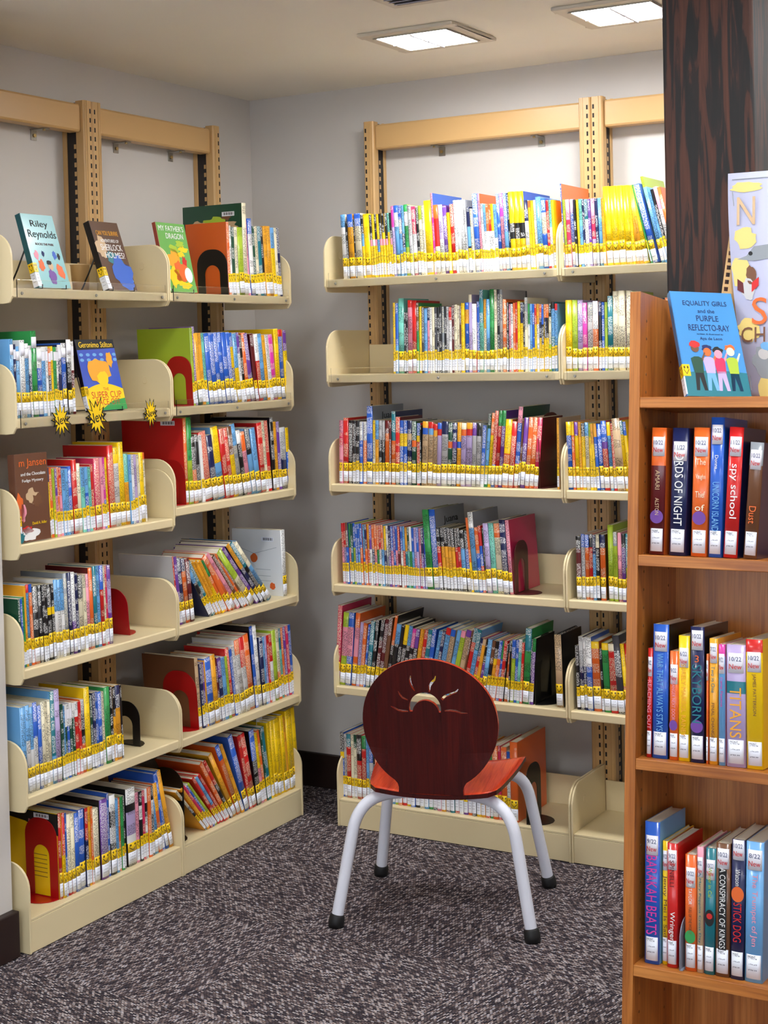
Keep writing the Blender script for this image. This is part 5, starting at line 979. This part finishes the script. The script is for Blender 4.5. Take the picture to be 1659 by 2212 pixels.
# face-out book on the top board
EM = OM @ T(.099, .030, -SH[0] + .003) @ RZ(RAD(38)) @ RX(-RAD(27))
t = display_book(EM, .118, .222, .014, (74, 146, 206), 'bright blue book propped face-out on top of the oak bookcase', (60, 130, 190), group='books shown face-out')
for (s_, z_, w_, h_) in (('EQUALITY GIRLS', .196, .084, .012), ('and the', .180, .032, .008), ('PURPLE', .164, .042, .012), ('REFLECTO-RAY', .144, .078, .013), ('written & illustrated by', .130, .05, .0035), ('Aya de Leon', .120, .042, .008)):
    front_text(t, s_, .062, z_, w_, h_, 'ink_navy')
blob(t, 'cover_picture', [(0, 0), (.118, 0), (.118, .05), (.06, .055), (0, .048)], flat('T').name)
for i_, (x, hair, skin, top, leg, hh) in enumerate(((.028, 'R', 'Z', 'F', 'K', .112), (.050, 'N', 'O', 'L', 'S', .104), (.070, 'K', 'P', 'C', 'L', .100), (.094, 'O', 'I', 'Q', 'N', .106))):
    blob(t, 'cover_picture', [(x - .010, .012), (x - .004, .012), (x, .04), (x + .005, .012), (x + .011, .012), (x + .008, .052), (x - .007, .052)], flat(leg).name, .0006)
    blob(t, 'cover_picture', [(x - .008, .048), (x + .009, .048), (x + .011, .078), (x + .004, .082), (x - .004, .082), (x - .011, .078)], flat(top).name, .0008)
    blob(t, 'cover_picture', ell(x, hh - .012, .0075, .009), flat(skin).name, .0009)
    blob(t, 'cover_picture', ell(x, hh - .004, .0095, .0075, jag=.3, seed=i_), flat(hair).name, .0008)
    blob(t, 'cover_picture', [(x + .009, .078), (x + .016, .092), (x + .018, .09), (x + .011, .072)], flat(skin).name, .0008)
# slotted strip and hand-drawn poster behind it
M = OM @ T(.081, .200, -SH[0] + .001) @ RY(RAD(7.3))
t = thing('slotted_stand', 'tan slotted plastic stand leaning behind the hand-drawn poster', 'display stand', M)
hs = [[(.003, .02 + k * .0135), (.011, .02 + k * .0135), (.011, .028 + k * .0135), (.003, .028 + k * .0135)] for k in range(22)]
me = shape_mesh('slotted_strip', [(0, 0), (.10, 0)] + arc(.09, .326, .01, 0, math.pi / 2, 5) + arc(.01, .326, .01, math.pi / 2, math.pi, 5), hs, .003, 'upright_enamel')
obj('slotted_strip', me, t, TXT)
b = MB(); b.box(0, .10, -.012, .008, 0, .004, 'upright_enamel'); obj('foot', b, t)
PM = OM @ T(.121, .186, -SH[0] + .001)
t = thing('poster', 'hand-drawn animal poster with coloured pencil letters standing on the oak bookcase', 'poster', PM)
b = MB(); ny_ = 24
def cur(z): return -0.006 * math.sin(z / .41 * math.pi), 0.042 * max(0.0, 1 - z / .426) ** 1.7
for k in range(ny_):
    z0, z1 = .425 * k / ny_, .425 * (k + 1) / ny_
    (y0, x0), (y1, x1) = cur(z0), cur(z1)
    b.face([(x0, y0, z0), (x0 + .28, y0, z0), (x1 + .28, y1, z1), (x1, y1, z1)], 'poster_paper' if MATS.get('poster_paper') else plain('poster_paper', (205, 208, 236), .6, bump=.05).name, smooth=True)
o = obj('sheet', b, t); o.modifiers.new('thickness', 'SOLIDIFY').thickness = .0006
def PB(name, pts, mat, off=.0012):
    b = MB(); b.face([(p[0] + cur(p[1])[1], cur(p[1])[0] - off, p[1]) for p in pts], mat); o = obj(name, b, t); return o
for (x, z, rx, rz) in ((.035, .397, .03, .010), (.03, .30, .02, .02), (.018, .235, .016, .03), (.02, .13, .02, .02), (.04, .02, .02, .03)): PB('drawing', ell(x, z, rx, rz, jag=.4, seed=int(z * 999)), plain('pencil_yellow', (224, 200, 120), .6, bump=.05).name if not MATS.get('pencil_yellow') else 'pencil_yellow', .0011)
PB('drawing', [(.008, .412), (.26, .412), (.26, .4135), (.008, .4135)], flat('X').name); PB('drawing', [(.008, .02), (.0095, .02), (.0095, .39), (.008, .39)], flat('X').name)
for (s_, x, z, w_, h_, mt) in (('N', .034, .352, .034, .052, 'U'), ('S', .045, .165, .028, .05, 'O'), ('CH', .028, .122, .044, .028, 'Z')):
    me = fit_text(s_, w_, h_, flat(mt).name, .0002); obj('drawn_lettering', me, t, T(x + cur(z)[1], min(cur(z)[0], cur(z + h_ / 2)[0], cur(z - h_ / 2)[0]) - .0022, z) @ TXT)
PB('drawing', [(.012, .262), (.03, .268), (.045, .285), (.075, .288), (.075, .262), (.045, .258)], flat('X').name)
PB('drawing', ell(.038, .272, .004, .004), 'ink_black', .0016)
PB('drawing', ell(.028, .205, .012, .02, jag=.3, seed=5), flat('H').name); PB('drawing', ell(.036, .232, .009, .018, jag=.3, seed=6), flat('Z').name); PB('drawing', [(.008, .205), (.02, .198), (.02, .218), (.01, .226)], flat('J').name, .0016); PB('drawing', [(.034, .2), (.048, .212), (.05, .228), (.036, .218)], flat('R').name, .0016)
PB('drawing', ell(.045, .07, .026, .03, jag=.3, seed=9), flat('X').name); PB('drawing', ell(.042, .086, .010, .010), flat('H').name, .0016); PB('drawing', ell(.052, .1, .014, .008, jag=.2, seed=4), flat('S').name, .0018)

# tan cup at the back of the top left-wall shelf
M = row_frame('m1', -1.055, 0.17)
t = thing('cup', 'tan tapered cup between the two propped books on the top shelf', 'cup', M)
b = MB(); n = 28
def cr(r, z): return [(r * math.cos(2 * math.pi * k / n), r * math.sin(2 * math.pi * k / n), z) for k in range(n)]
R_ = [cr(.021, 0), cr(.026, .075), cr(.0275, .078), cr(.0262, .078), cr(.0246, .074), cr(.0196, .003)]
for a, c in zip(R_, R_[1:]):
    for k in range(n):
        j = (k + 1) % n; b.face([a[k], a[j], c[j], c[k]], 'upright_enamel', smooth=True)
b.face(R_[0][::-1], 'upright_enamel'); b.face(R_[-1], 'upright_enamel'); obj('body', b, t)
# ceiling vent at the top edge of the view
t = thing('ceiling_vent', 'square louvred ceiling vent at the very top of the view, left of the lit panels', 'vent', T(1.215, -1.068, CEIL))
b = MB()
for (x0, x1, y0, y1) in ((-.13, .13, -.13, -.105), (-.13, .13, .105, .13), (-.13, -.105, -.105, .105), (.105, .13, -.105, .105)): b.box(x0, x1, y0, y1, -.009, 0, 'fixture_trim')
obj('frame', b, t, bevel=.002)
for k in range(8):
    b = MB(); y = -.092 + k * .026; b.box(-.104, .104, -.009, .009, -.0008, .0008, 'vent_metal'); obj('slat', b, t, T(0, y, -.008) @ RX(RAD(28)))
b = MB(); b.box(-.105, .105, -.105, .105, -.0015, -.0002, 'recess_shade'); obj('shade_backing', b, t)
